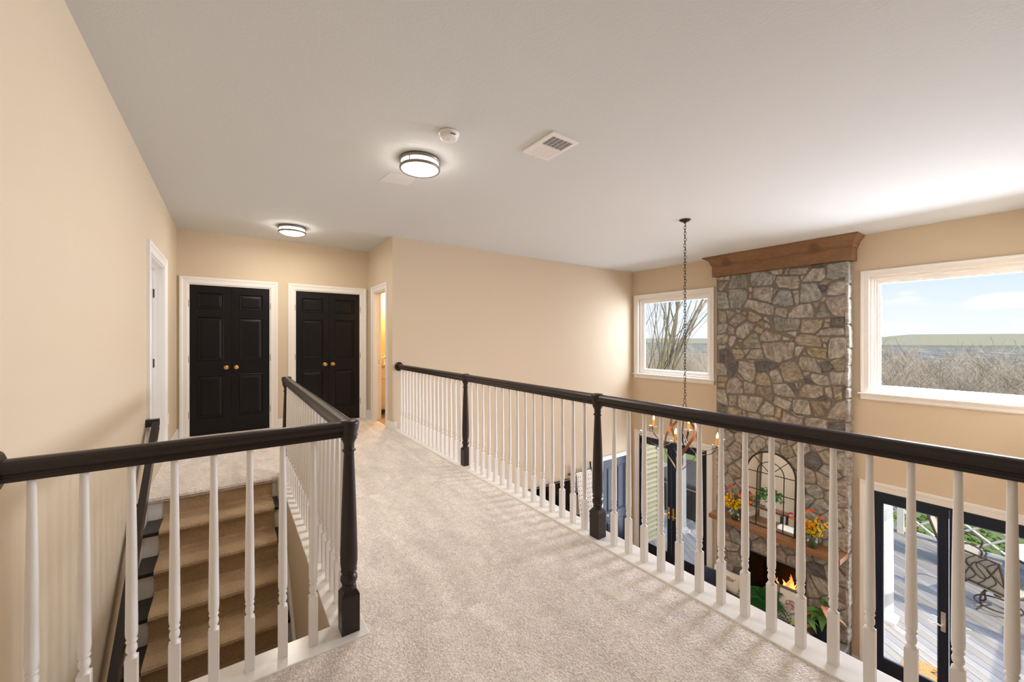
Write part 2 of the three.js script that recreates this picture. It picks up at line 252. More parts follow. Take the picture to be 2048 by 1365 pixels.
// glazed doors to the deck
FD.forEach(([z0, z1], i) => {
  const d = structGroup('door_' + (i + 1), i ? 'pair of navy glazed doors right of the fireplace' : 'pair of navy glazed doors left of the fireplace'), zm = (z0 + z1) / 2;
  obj('casing', sweepRect(z0 - 0.03, z1 + 0.03, FL, FDTOP + 0.03, [[0, -0.001], [0, 0.02], [0.01, 0.024], [0.065, 0.028], [0.08, 0.036], [0.105, 0.038], [0.115, 0.03], [0.115, -0.001]], true, onF), M.trim, d);
  obj('jamb', sweepRect(z0 - 0.03, z1 + 0.03, FL, FDTOP + 0.03, [[0.002, 0.018], [-0.028, 0.018], [-0.028, -0.15], [0.002, -0.15]], true, onF), i ? M.navy : M.navy, d);
  obj('threshold', box(XF - 0.02, XF + 0.18, FL - 0.02, FL + 0.025, z0 - 0.03, z1 + 0.03), M.steel, d);
  [[z0, zm - 0.003], [zm + 0.003, z1]].forEach(([a, b], k) => {
    const g = [a + 0.085, b - 0.085, FL + 0.26, FDTOP - 0.12];
    const leaf = obj('leaf', holed(a, b, FL + 0.03, FDTOP, [g], (p, q, r, s) => box(XF + 0.02, XF + 0.065, r, s, p, q)), M.navy, d);
    obj('glazing_bead', sweepRect(g[0], g[1], g[2], g[3], [[0.001, -0.018], [0, -0.012], [-0.012, -0.02], [-0.014, -0.035]], false, onF), M.navy, leaf);
    obj('pane', box(XF + 0.042, XF + 0.0425, g[2] - 0.004, g[3] + 0.004, g[0] - 0.004, g[1] + 0.004), M.glass, leaf);
    const hz = k ? a + 0.045 : b - 0.045, s = k ? 1 : -1, hy = -2.2, hm = i ? M.nickel : M.brass;
    obj('handle', [box(XF + 0.008, XF + 0.021, hy - 0.12, hy + 0.12, hz - 0.021, hz + 0.021, 0.005), rod([XF + 0.012, hy - 0.03, hz], [XF - 0.045, hy - 0.03, hz], 0.011, 0.011, 8),
      tube([[XF - 0.045, hy - 0.03, hz], [XF - 0.048, hy - 0.022, hz + s * 0.04], [XF - 0.046, hy - 0.034, hz + s * 0.09], [XF - 0.046, hy - 0.024, hz + s * 0.125]], 0.009, 12, 6)], hm, leaf);
    obj('outer_handle', [box(XF + 0.064, XF + 0.077, hy - 0.12, hy + 0.12, hz - 0.021, hz + 0.021, 0.005), tube([[XF + 0.07, hy - 0.03, hz], [XF + 0.12, hy - 0.03, hz], [XF + 0.13, hy - 0.026, hz + s * 0.05], [XF + 0.13, hy - 0.024, hz + s * 0.12]], 0.009, 12, 6)], hm, leaf);
    for (const hy2 of [-1.05, -1.65, -2.3, -3.0]) obj('hinge', rod([XF + 0.01, hy2, k ? b + 0.006 : a - 0.006], [XF + 0.01, hy2 + 0.1, k ? b + 0.006 : a - 0.006], 0.009, 0.009, 8), M.steel, leaf);
  });
});

// panelled leaf in a local frame: x 0..w, y 0..h, front face towards +z at z = 0
function panelLeaf(parent, x, y, z, w, h, panels, mat, turn = 0) {
  const pivot = new THREE.Vector3(x, y, z), fix = (g) => { g.rotateY(turn); g.translate(pivot.x, pivot.y, pivot.z); return g; };
  const leaf = obj('leaf', holed(0, w, 0, h, panels, (a, b, c, d) => box(a, b, c, d, -0.035, 0)).map(fix), mat, parent);
  for (const [a, b, c, d] of panels) {
    const map = (p, q, r) => [p, q, r];
    obj('panel', [sweepRect(a, b, c, d, [[0.001, 0], [-0.004, 0.003], [-0.011, -0.009], [-0.022, -0.011], [-0.05, -0.002]], false, map), box(a + 0.05, b - 0.05, c + 0.05, d - 0.05, -0.02, -0.002), box(a, b, c, d, -0.03, -0.022)].map(fix), mat, leaf);
  }
  return leaf;
}
CL.forEach(([x0, x1], i) => {
  const d = structGroup('door_' + (i + 3), i ? 'black panelled double closet door beside the bathroom' : 'black panelled double closet door beside the left wall'), xm = (x0 + x1) / 2;
  [[x0, xm - 0.0015], [xm + 0.0015, x1]].forEach(([a, b], k) => {
    const w = b - a, p0 = 0.085, p1 = w - 0.085;
    const leaf = panelLeaf(d, a, 0.012, ZC - 0.012, w, 2.008, [[p0, p1, 0.21, 0.79], [p0, p1, 0.985, 1.58], [p0, p1, 1.685, 1.905]], M.black);
    const kx = k ? a + 0.055 : b - 0.055, kz = ZC - 0.012;
    const kn = lathe([[0, 0], [0.031, 0], [0.032, 0.004], [0.024, 0.009], [0.011, 0.014], [0.010, 0.03], [0.02, 0.036], [0.028, 0.048], [0.027, 0.058], [0.017, 0.066], [0, 0.068]], 20); kn.rotateX(Math.PI / 2); kn.translate(kx, 0.9, kz);
    obj('knob', kn, M.brass, leaf).userData.label = 'polished brass knob';
    for (const hy of [0.24, 0.98, 1.72]) obj('hinge', rod([k ? b + 0.005 : a - 0.005, hy, kz + 0.008], [k ? b + 0.005 : a - 0.005, hy + 0.09, kz + 0.008], 0.008, 0.008, 8), M.steel, leaf);
  });
});
{ // closed white door set deep in the left wall
  const d = structGroup('door_5', 'white door in the left wall beyond the stairs');
  const leaf = panelLeaf(d, XL - 0.085, 0.012, -4.575, 0.886, 2.015, [[0.1, 0.39, 0.2, 0.8], [0.5, 0.79, 0.2, 0.8], [0.1, 0.39, 1.0, 1.58], [0.5, 0.79, 1.0, 1.58], [0.1, 0.39, 1.68, 1.9], [0.5, 0.79, 1.68, 1.9]], M.trim, Math.PI / 2);
  for (const hy of [0.2, 1.0, 1.72]) obj('hinge', rod([XL - 0.072, hy, -5.455], [XL - 0.072, hy + 0.09, -5.455], 0.009, 0.009, 8), M.darkBronze, leaf);
}
{ // navy door in the side wall below
  const d = structGroup('door_6', 'dark navy panelled door in the side wall below');
  const P = []; for (const [a, b] of [[0.1, 0.34], [0.42, 0.66]]) P.push([a, b, 0.22, 0.78], [a, b, 0.96, 1.9]);
  panelLeaf(d, 6.2, FL + 0.012, ZN + 0.012, 0.76, 2.045, P, M.navy);
  obj('casing', sweepRect(6.19, 6.97, FL, FL + 2.065, casing, true, onN), M.trim, d);
  obj('knob', ball(0.028, 6.26, FL + 0.95, ZN + 0.06), M.nickel, d);
}

// ---------------------------------------------------------------- stairs
{
  const st = thing('staircase', 'staircase with beige carpet runner, white risers and dark wooden treads', 'stairs', [0, 0, 0]);
  const R = 0.19, G = 0.25, N = 16, nose = (k) => -4.31 + G * k;
  for (let k = 1; k <= N; k++) {
    const y = -R * k, z0 = nose(k - 1) - 0.028, z1 = nose(k);
    obj('tread', box(XL + 0.022, 0.355, y - 0.03, y, z0, z1, 0.008), M.tread, st);
    obj('riser', box(XL + 0.022, 0.355, y - 0.001, y + R - 0.03, z0 - 0.012, z0), M.white, st);
  }
  // runner: one strip of carpet that follows the nosings
  const path = [];
  path.push([-4.42, 0.008], [nose(0) - 0.025, 0.008], [nose(0) + 0.006, -0.002], [nose(0) + 0.014, -0.02], [nose(0) + 0.004, -0.042], [nose(0) - 0.02, -0.05]);
  for (let k = 1; k <= N; k++) { const y = -R * k; path.push([nose(k - 1) - 0.02, y + 0.03], [nose(k - 1) - 0.008, y + 0.012], [nose(k) - 0.05, y + 0.011], [nose(k) - 0.012, y + 0.01], [nose(k) + 0.008, y], [nose(k) + 0.014, y - 0.016], [nose(k) + 0.004, y - 0.036], [nose(k) - 0.018, y - 0.046]); }
  const q = [], edge = [], xa = (j) => (j === 0 ? XL + 0.024 : -0.455), xb = (j) => (j === 0 ? 0.352 : 0.312);
  for (let i = 0; i + 1 < path.length; i++) { const [za, ya] = path[i], [zb, yb] = path[i + 1]; q.push([[-0.455, ya, za], [-0.455, yb, zb], [0.312, yb, zb], [0.312, ya, za]]); for (const x of [-0.455, 0.312]) edge.push([[x, ya, za], [x, yb, zb], [x, yb - 0.012, zb - 0.008], [x, ya - 0.012, za - 0.008]]); }
  obj('carpet_runner', quads([...q, ...edge]), M.runner, st).userData.label = 'tan carpet runner';
  // landing nosing wrapped in carpet
  const nz = []; for (const [za, ya] of path.slice(0, 6)) nz.push([za, ya]);
  obj('landing_nosing', quads(nz.slice(0, -1).map(([za, ya], i) => { const [zb, yb] = nz[i + 1]; return [[XL + 0.002, ya + 0.001, za], [XL + 0.002, yb + 0.001, zb + 0.001], [0.372, yb + 0.001, zb + 0.001], [0.372, ya + 0.001, za]]; })), M.carpet, st);
  const slope = (x0, x1, up, dn) => { const s = new THREE.Shape(); s.moveTo(-4.33, up); s.lineTo(-4.33 + G * N, up - R * N); s.lineTo(-4.33 + G * N, up - R * N - dn); s.lineTo(-4.33, up - dn); const g = new THREE.ExtrudeGeometry(s, { depth: x1 - x0, bevelEnabled: false }); g.rotateY(-Math.PI / 2); g.translate(x1, 0, 0); return prep(g); };
  obj('skirt_board', slope(XL + 0.001, XL + 0.022, 0.075, 0.36), M.trim, st); obj('skirt_board', slope(0.355, 0.375, 0.03, 0.32), M.trim, st);
  const hr = thing('wall_handrail', 'dark wooden handrail on the left stair wall', 'handrail', [0, 0, 0]);
  const yr = (z) => 0.575 - (z + 4.42) * 0.77, za = -4.42, zb = -0.9, rx = -0.515;
  const bar = new THREE.BoxGeometry(0.042, 0.085, Math.hypot(zb - za, yr(zb) - yr(za))); bar.rotateX(Math.atan2(yr(za) - yr(zb), zb - za)); bar.translate(rx, (yr(za) + yr(zb)) / 2, (za + zb) / 2);
  obj('rail', prep(bar), M.tread, hr);
  obj('rail_return', [box(XL, rx + 0.021, yr(za) - 0.012, yr(za) + 0.05, za - 0.045, za + 0.012, 0.004)], M.tread, hr);
  for (const z of [-3.9, -3.0, -2.1]) obj('bracket', [rod([XL, yr(z) - 0.1, z], [rx, yr(z) - 0.05, z], 0.008), cyl(0.001, 0.025, 0.006, 10, XL + 0.02, yr(z) - 0.1, z)], M.blackMetal, hr);
}

// ---------------------------------------------------------------- balustrades
const RB = 0.868;
const balG = (() => { const g = [box(-0.0165, 0.0165, 0, 0.205, -0.0165, 0.0165, 0.0015), lathe([[0.0165, 0.203], [0.015, 0.21], [0.0105, 0.214], [0.0105, 0.218], [0.015, 0.228], [0.0155, 0.238], [0.0125, 0.25], [0.0115, 0.254], [0.0155, 0.258], [0.016, 0.262], [0.012, 0.267], [0.0155, 0.274], [0.0168, 0.29], [0.0165, 0.33], [0.0145, 0.55], [0.0118, 0.74], [0.0105, RB + 0.004]], 14)]; return mergeGeometries(g); })();
const newG = (() => { const sh = []; for (const [a, b] of [[-1, -1], [1, -1], [1, 1], [-1, 1]].map((c, i, l) => [c, l[(i + 1) % 4]])) sh.push([[a[0] * 0.0375, 0.165, a[1] * 0.0375], [b[0] * 0.0375, 0.165, b[1] * 0.0375], [b[0] * 0.024, 0.188, b[1] * 0.024], [a[0] * 0.024, 0.188, a[1] * 0.024]]);
  return mergeGeometries([box(-0.0375, 0.0375, 0, 0.166, -0.0375, 0.0375, 0.002), quads(sh), lathe([[0.03, 0.184], [0.031, 0.19], [0.026, 0.194], [0.029, 0.2], [0.029, 0.205], [0.024, 0.208], [0.031, 0.215], [0.0355, 0.228], [0.034, 0.242], [0.027, 0.252], [0.025, 0.256], [0.033, 0.262], [0.034, 0.267], [0.028, 0.272], [0.033, 0.28], [0.036, 0.31], [0.0355, 0.36], [0.032, 0.5], [0.026, 0.68], [0.0215, 0.79], [0.0215, 0.798], [0.028, 0.802], [0.028, 0.808], [0.022, 0.812], [0.0225, 0.835], [0.027, 0.848], [0.034, 0.858], [0.031, 0.863], [0.036, 0.868], [0.037, 0.876], [0.034, 0.882], [0.04, 0.9], [0.043, 0.925], [0.04, 0.936], [0.03, 0.942], [0, 0.945]], 24)]); })();
function railG(len) { const h = [[0, 0], [0.021, 0], [0.021, 0.012], [0.018, 0.016], [0.018, 0.02], [0.028, 0.03], [0.0315, 0.042], [0.0295, 0.054], [0.021, 0.063], [0.01, 0.067], [0, 0.068]];
  const s = new THREE.Shape(); s.moveTo(0, 0); for (const [x, y] of h.slice(1)) s.lineTo(x, y); for (const [x, y] of h.slice(0, -1).reverse()) s.lineTo(-x, y); return new THREE.ExtrudeGeometry(s, { depth: len, bevelEnabled: false }); }
function railZ(x, z0, z1) { const g = railG(z1 - z0); g.translate(x, RB, z0); return swapUV(prep(g)); }
function railX(z, x0, x1) { const g = railG(x1 - x0); g.rotateY(Math.PI / 2); g.translate(x0, RB, z); return prep(g); }
function part(name, g, m, parent, x, y, z) { const o = new THREE.Mesh(g, m); o.name = name; o.castShadow = o.receiveShadow = true; o.position.set(x, y, z); parent.add(o); return o; }
function rosetteZ(x, z, s) { const g = lathe([[0, 0], [0.062, 0], [0.064, 0.006], [0.058, 0.014], [0.045, 0.02], [0, 0.022]], 28); g.rotateX(s * Math.PI / 2); g.translate(x, RB + 0.034, z); return g; }
{
  const b = thing('balustrade', 'long gallery balustrade with dark rail and white balusters along the loft edge', 'balustrade');
  obj('base_plate', [box(1.872, 2.05, -0.012, 0.012, ZN, ZS, 0.005)], M.plate, b).userData.label = 'glossy white base plate';
  obj('handrail', railZ(1.945, ZN + 0.01, ZS), M.espresso, b).userData.label = 'dark espresso handrail';
  obj('rosette', rosetteZ(1.945, ZN, 1), M.espresso, b);
  for (const z of [-1.775, -3.555]) part('newel_post', newG, M.espresso, b, 1.945, 0.012, z).scale.y = 0.985;
  for (let k = 0; k < 15; k++) part('baluster', balG, M.white, b, 1.945, 0.01, -0.1 - 0.11 * k);
  for (let k = 0; k < 15; k++) part('baluster', balG, M.white, b, 1.945, 0.01, -1.893 - 0.1105 * k);
  for (let k = 0; k < 17; k++) part('baluster', balG, M.white, b, 1.945, 0.01, -3.67 - 0.1095 * k);
  const s = thing('balustrade', 'corner balustrade with dark rail and white balusters round the stairwell', 'balustrade');
  obj('base_plate', [box(XL, 0.495, -0.012, 0.012, -1.912, -1.77, 0.005), box(0.36, 0.495, -0.012, 0.0115, -4.33, -1.905, 0.005)], M.plate, s).userData.label = 'glossy white base plate';
  obj('handrail', [railX(-1.846, XL + 0.01, 0.425)], M.espresso, s); obj('handrail', [railZ(0.425, -4.28, -1.846)], M.espresso, s);
  const ro = lathe([[0, 0], [0.062, 0], [0.064, 0.006], [0.058, 0.014], [0.045, 0.02], [0, 0.022]], 28); ro.rotateZ(-Math.PI / 2); ro.translate(XL, RB + 0.034, -1.846); obj('rosette', ro, M.espresso, s);
  for (const z of [-1.846, -4.27]) part('newel_post', newG, M.espresso, s, 0.425, 0.012, z).scale.y = 0.985;
  for (let k = 0; k < 8; k++) part('baluster', balG, M.white, s, -0.5 + 0.1117 * k, 0.01, -1.846);
  for (let k = 0; k < 21; k++) part('baluster', balG, M.white, s, 0.425, 0.01, -1.96 - 0.11 * k);
}

// ---------------------------------------------------------------- ceiling fittings and small wall things
const flush = [[1.237, -3.02, 'round flush ceiling light nearest the camera, beside the smoke alarm'], [0.64, -5.79, 'round flush ceiling light at the far end before the closets']];
flush.forEach(([x, z, label], i) => {
  const t = thing('ceiling_light', label, 'ceiling light', [x, HC, z], 0, 'flush ceiling lights');
  obj('base_ring', lathe([[0.0, 0], [0.158, 0], [0.162, -0.012], [0.16, -0.026], [0.15, -0.03], [0.146, -0.024]], 40), M.steel, t);
  obj('diffuser', lathe([[0.0, -0.108], [0.05, -0.106], [0.1, -0.098], [0.135, -0.084], [0.145, -0.072], [0.146, -0.02]], 40), glow(0xfff4e2, 2.2), t).userData.label = 'glowing white glass bowl';
  obj('lower_ring', lathe([[0.147, -0.062], [0.158, -0.062], [0.16, -0.066], [0.16, -0.078], [0.156, -0.084], [0.144, -0.08], [0.147, -0.062]], 40), M.steel, t);
  for (let k = 0; k < 3; k++) { const a = k * 2.094 + 0.4; obj('post', rod([0.153 * Math.cos(a), -0.064, 0.153 * Math.sin(a)], [0.153 * Math.cos(a), -0.026, 0.153 * Math.sin(a)], 0.004), M.steel, t); }
  const down = new THREE.RectAreaLight(0xfff6ea, LAMP * (i ? 0.7 : 1) / 0.0676, 0.26, 0.26); down.position.set(x, HC - 0.112, z); down.rotation.x = -Math.PI / 2; scene.add(down);
  const l = new THREE.PointLight(0xfff6ea, LAMP * 0.13); l.position.set(x, HC - 0.06, z); l.shadow.radius = 4; l.castShadow = true; scene.add(l);
});
{
  const t = thing('smoke_alarm', 'white round smoke alarm on the ceiling', 'smoke alarm', [1.24, HC, -2.507]);
  obj('base', lathe([[0, 0], [0.07, 0], [0.072, -0.006], [0.07, -0.014], [0.06, -0.016]], 32), M.white, t);
  obj('cover', lathe([[0.064, -0.014], [0.064, -0.03], [0.058, -0.042], [0.045, -0.047], [0, -0.048]], 32), M.white, t);
  obj('slot', box(-0.018, 0.018, -0.034, -0.029, 0.056, 0.0655), M.black, t); obj('button', cyl(0.012, 0.012, 0.004, 16, 0, -0.052, 0), M.white, t);
  const v = thing('ceiling_vent', 'white rectangular air vent with dark grille on the ceiling', 'vent', [1.942, HC, -2.24]);
  obj('frame', holed(-0.126, 0.126, -0.18, 0.18, [[-0.092, 0.098, -0.15, 0.002], [-0.092, 0.098, 0.006, 0.14]].map(([a, b, c, d]) => [a, b, c, d]), (a, b, c, d) => box(a, b, -0.012, 0, c, d)), M.white, v);
  obj('backing', box(-0.1, 0.1, -0.003, -0.001, 0, 0.15), M.blackMetal, v);
  for (let k = 0; k < 9; k++) obj('slat', box(-0.092, 0.098, -0.0115, -0.004, -0.15 + k * 0.0168, -0.1355 + k * 0.0168), M.white, v);
  for (let k = 0; k < 8; k++) obj('slat', box(-0.092, 0.098, -0.011, -0.008, 0.013 + k * 0.0166, 0.016 + k * 0.0166), M.white, v);
  for (let k = 0; k < 4; k++) obj('rib', box(-0.054 + k * 0.038, -0.052 + k * 0.038, -0.0105, -0.006, 0.006, 0.14), M.white, v);
  obj('lever', box(-0.01, 0.01, -0.026, -0.012, -0.172, -0.166), M.white, v);
  const sw = thing('light_switch', 'white light switch on the left wall by the far doorway', 'switch', [XL, 1.22, -5.68]);
  obj('plate', box(0, 0.006, -0.058, 0.058, -0.036, 0.036, 0.002), M.white, sw); obj('toggle', box(0.006, 0.016, -0.01, 0.014, -0.005, 0.005, 0.002), M.white, sw);
  const ou = thing('power_outlet', 'white power outlet low on the left wall near the closets', 'outlet', [XL, 0.4, -5.85]);
  obj('plate', box(0, 0.006, -0.058, 0.058, -0.036, 0.036, 0.002), M.white, ou); for (const y of [-0.022, 0.022]) obj('socket', box(0.006, 0.008, y - 0.014, y + 0.014, -0.014, 0.014, 0.003), M.cream, ou);
}
{ // bathroom glimpsed through the doorway
  const v = thing('bathroom_vanity', 'white bathroom vanity cabinet seen through the doorway', 'cabinet', [2.0, 0, -7.29]);
  obj('body', box(0, 1.2, 0.09, 0.82, 0, 0.52), M.white, v); obj('plinth', box(0.02, 1.18, 0, 0.09, 0, 0.46), M.tub, v);
  for (let k = 0; k < 3; k++) { const d = obj('door', [box(0.01 + k * 0.4, 0.39 + k * 0.4, 0.11, 0.6, 0.52, 0.538, 0.003)], M.white, v); obj('knob', ball(0.012, 0.35 + k * 0.4, 0.55, 0.55), M.nickel, d); obj('drawer', box(0.01 + k * 0.4, 0.39 + k * 0.4, 0.62, 0.8, 0.52, 0.538, 0.003), M.white, v); }
  const c = obj('countertop', box(1.985, 3.22, 0.82, 0.855, -7.298, -6.73, 0.004), M.counter); tag(c, 'beige stone countertop on the white vanity', 'countertop');
  tag(obj('backsplash', box(1.97, 3.22, 0.856, 1.0, -7.299, -7.285, 0.002), M.cream), 'cream tiled splashback behind the bathroom tap', 'splashback');
  const f = thing('bathroom_tap', 'chrome tap on the bathroom countertop', 'tap', [2.2, 0.855, -7.0]);
  obj('spout', tube([[0, 0, -0.1], [0, 0.09, -0.1], [0, 0.14, -0.06], [0, 0.12, 0.0], [0, 0.1, 0.02]], 0.014, 20, 8), M.chrome, f);
  for (const s of [-1, 1]) obj('handle', [cyl(0.018, 0.012, 0.05, 12, s * 0.09, 0, -0.1), ball(0.022, s * 0.09, 0.06, -0.1)], M.chrome, f);
  const b = thing('soap_bottle', 'cream soap pump bottle on the bathroom countertop', 'bottle', [2.13, 0.855, -6.86]);
  obj('bottle', lathe([[0, 0], [0.03, 0], [0.032, 0.01], [0.032, 0.1], [0.02, 0.12], [0.012, 0.125], [0, 0.126]], 16), M.soap, b); obj('pump', [cyl(0.005, 0.005, 0.04, 8, 0, 0.12, 0), box(-0.008, 0.008, 0.155, 0.168, -0.008, 0.045, 0.003)], M.chrome, b);
  const s = thing('bathroom_light', 'warm glowing lamp above the bathroom vanity', 'lamp', [2.45, 2.02, -7.25]);
  obj('arm', rod([0, 0, -0.05], [0, 0, 0.06], 0.012), M.chrome, s); obj('globe', ball(0.07, 0, 0, 0.1, 1, 1, 1, 16), glow(0xffc878, 2.5), s);
  const l = new THREE.PointLight(0xffd9a2, LAMP * 0.9); l.position.set(2.45, 2.02, -7.15); l.shadow.radius = 3; l.castShadow = true; scene.add(l);
  tag(obj('strike_plate', box(XB + 0.045, XB + 0.075, 0.89, 0.96, -6.382, -6.379), M.blackMetal), 'small dark latch plate on the bathroom doorjamb', 'latch');
}

// ---------------------------------------------------------------- stone chimney
const stoneTint = { grey: 0xd6d2cc, taupe: 0xcdc5bd, blue: 0xc6cacb, dark: 0x8b8a8e, tan: 0xcdc3b2, yellow: 0xd3c5a8, pink: 0xcfc6c1, green: 0xb9bab1, brown: 0xb3a699, light: 0xdedad2 };
const stoneMat = Object.fromEntries(Object.entries(stoneTint).map(([k, c]) => [k, std(c, 0.88, { map: stoneTex, bumpMap: stoneBump, bumpScale: 0.005 })]));
const sr = seeded(2024);
function stoneGeo(poly, x0, dirX = -1) {   // poly: [[z, y], ...] on the chimney face; a rough block that stands proud of the mortar
  const c = poly.reduce((a, p) => [a[0] + p[0] / poly.length, a[1] + p[1] / poly.length], [0, 0]), pts = [], size = Math.max(...poly.map((p) => Math.hypot(p[0] - c[0], p[1] - c[1])));
  poly.forEach((p, i) => { const q = poly[(i + 1) % poly.length], L = Math.hypot(q[0] - p[0], q[1] - p[1]); const in1 = clamp(0.1 * L, 0, 0.02) / Math.max(L, 1e-4);
    pts.push([lerp(p[0], q[0], in1), lerp(p[1], q[1], in1)]);
    if (L > 0.07) { const m = 0.5 + (sr() - 0.5) * 0.2, o = (sr() - 0.5) * Math.min(0.014, L * 0.08); pts.push([lerp(p[0], q[0], m) + (q[1] - p[1]) / L * o, lerp(p[1], q[1], m) - (q[0] - p[0]) / L * o]); }
    pts.push([lerp(p[0], q[0], 1 - in1), lerp(p[1], q[1], 1 - in1)]); });
  const n = pts.length, pos = [], uv = [], idx = [], a = sr() * 6.283, ca = Math.cos(a), sa = Math.sin(a), ou = sr() * 5, ov = sr() * 5, tiltZ = (sr() - 0.5) * 0.06, tiltY = (sr() - 0.5) * 0.06, proud = 0.014 + sr() * 0.012;
  const push = (z, y, x) => { pos.push(x, y, z); uv.push(ou + z * ca - y * sa, ov + z * sa + y * ca); };
  const rings = [[1 + 0.004 / size, -0.02], [1 + 0.004 / size, 0.004], [Math.max(0.82, 1 - 0.008 / size), 0.6 * proud], [Math.max(0.66, 1 - 0.024 / size), proud], [0.4, proud + 0.002]];
  for (const [k, d] of rings) for (const p of pts) { const z = c[0] + (p[0] - c[0]) * k, y = c[1] + (p[1] - c[1]) * k, t = d > 0.005 ? (z - c[0]) * tiltZ + (y - c[1]) * tiltY + (sr() - 0.5) * 0.004 : 0; push(z, y, x0 + dirX * (d + t)); }
  push(c[0], c[1], x0 + dirX * (proud + 0.001));
  for (let r = 0; r + 1 < rings.length; r++) for (let i = 0; i < n; i++) { const A = r * n + i, B = r * n + (i + 1) % n; idx.push(A, B, B + n, A, B + n, A + n); }
  const e = (rings.length - 1) * n; for (let i = 0; i < n; i++) idx.push(e + i, e + (i + 1) % n, e + n);
  const g = new THREE.BufferGeometry(); g.setAttribute('position', new THREE.Float32BufferAttribute(pos, 3)); g.setAttribute('uv', new THREE.Float32BufferAttribute(uv, 2)); g.setIndex(idx); g.computeVertexNormals(); return g;
}
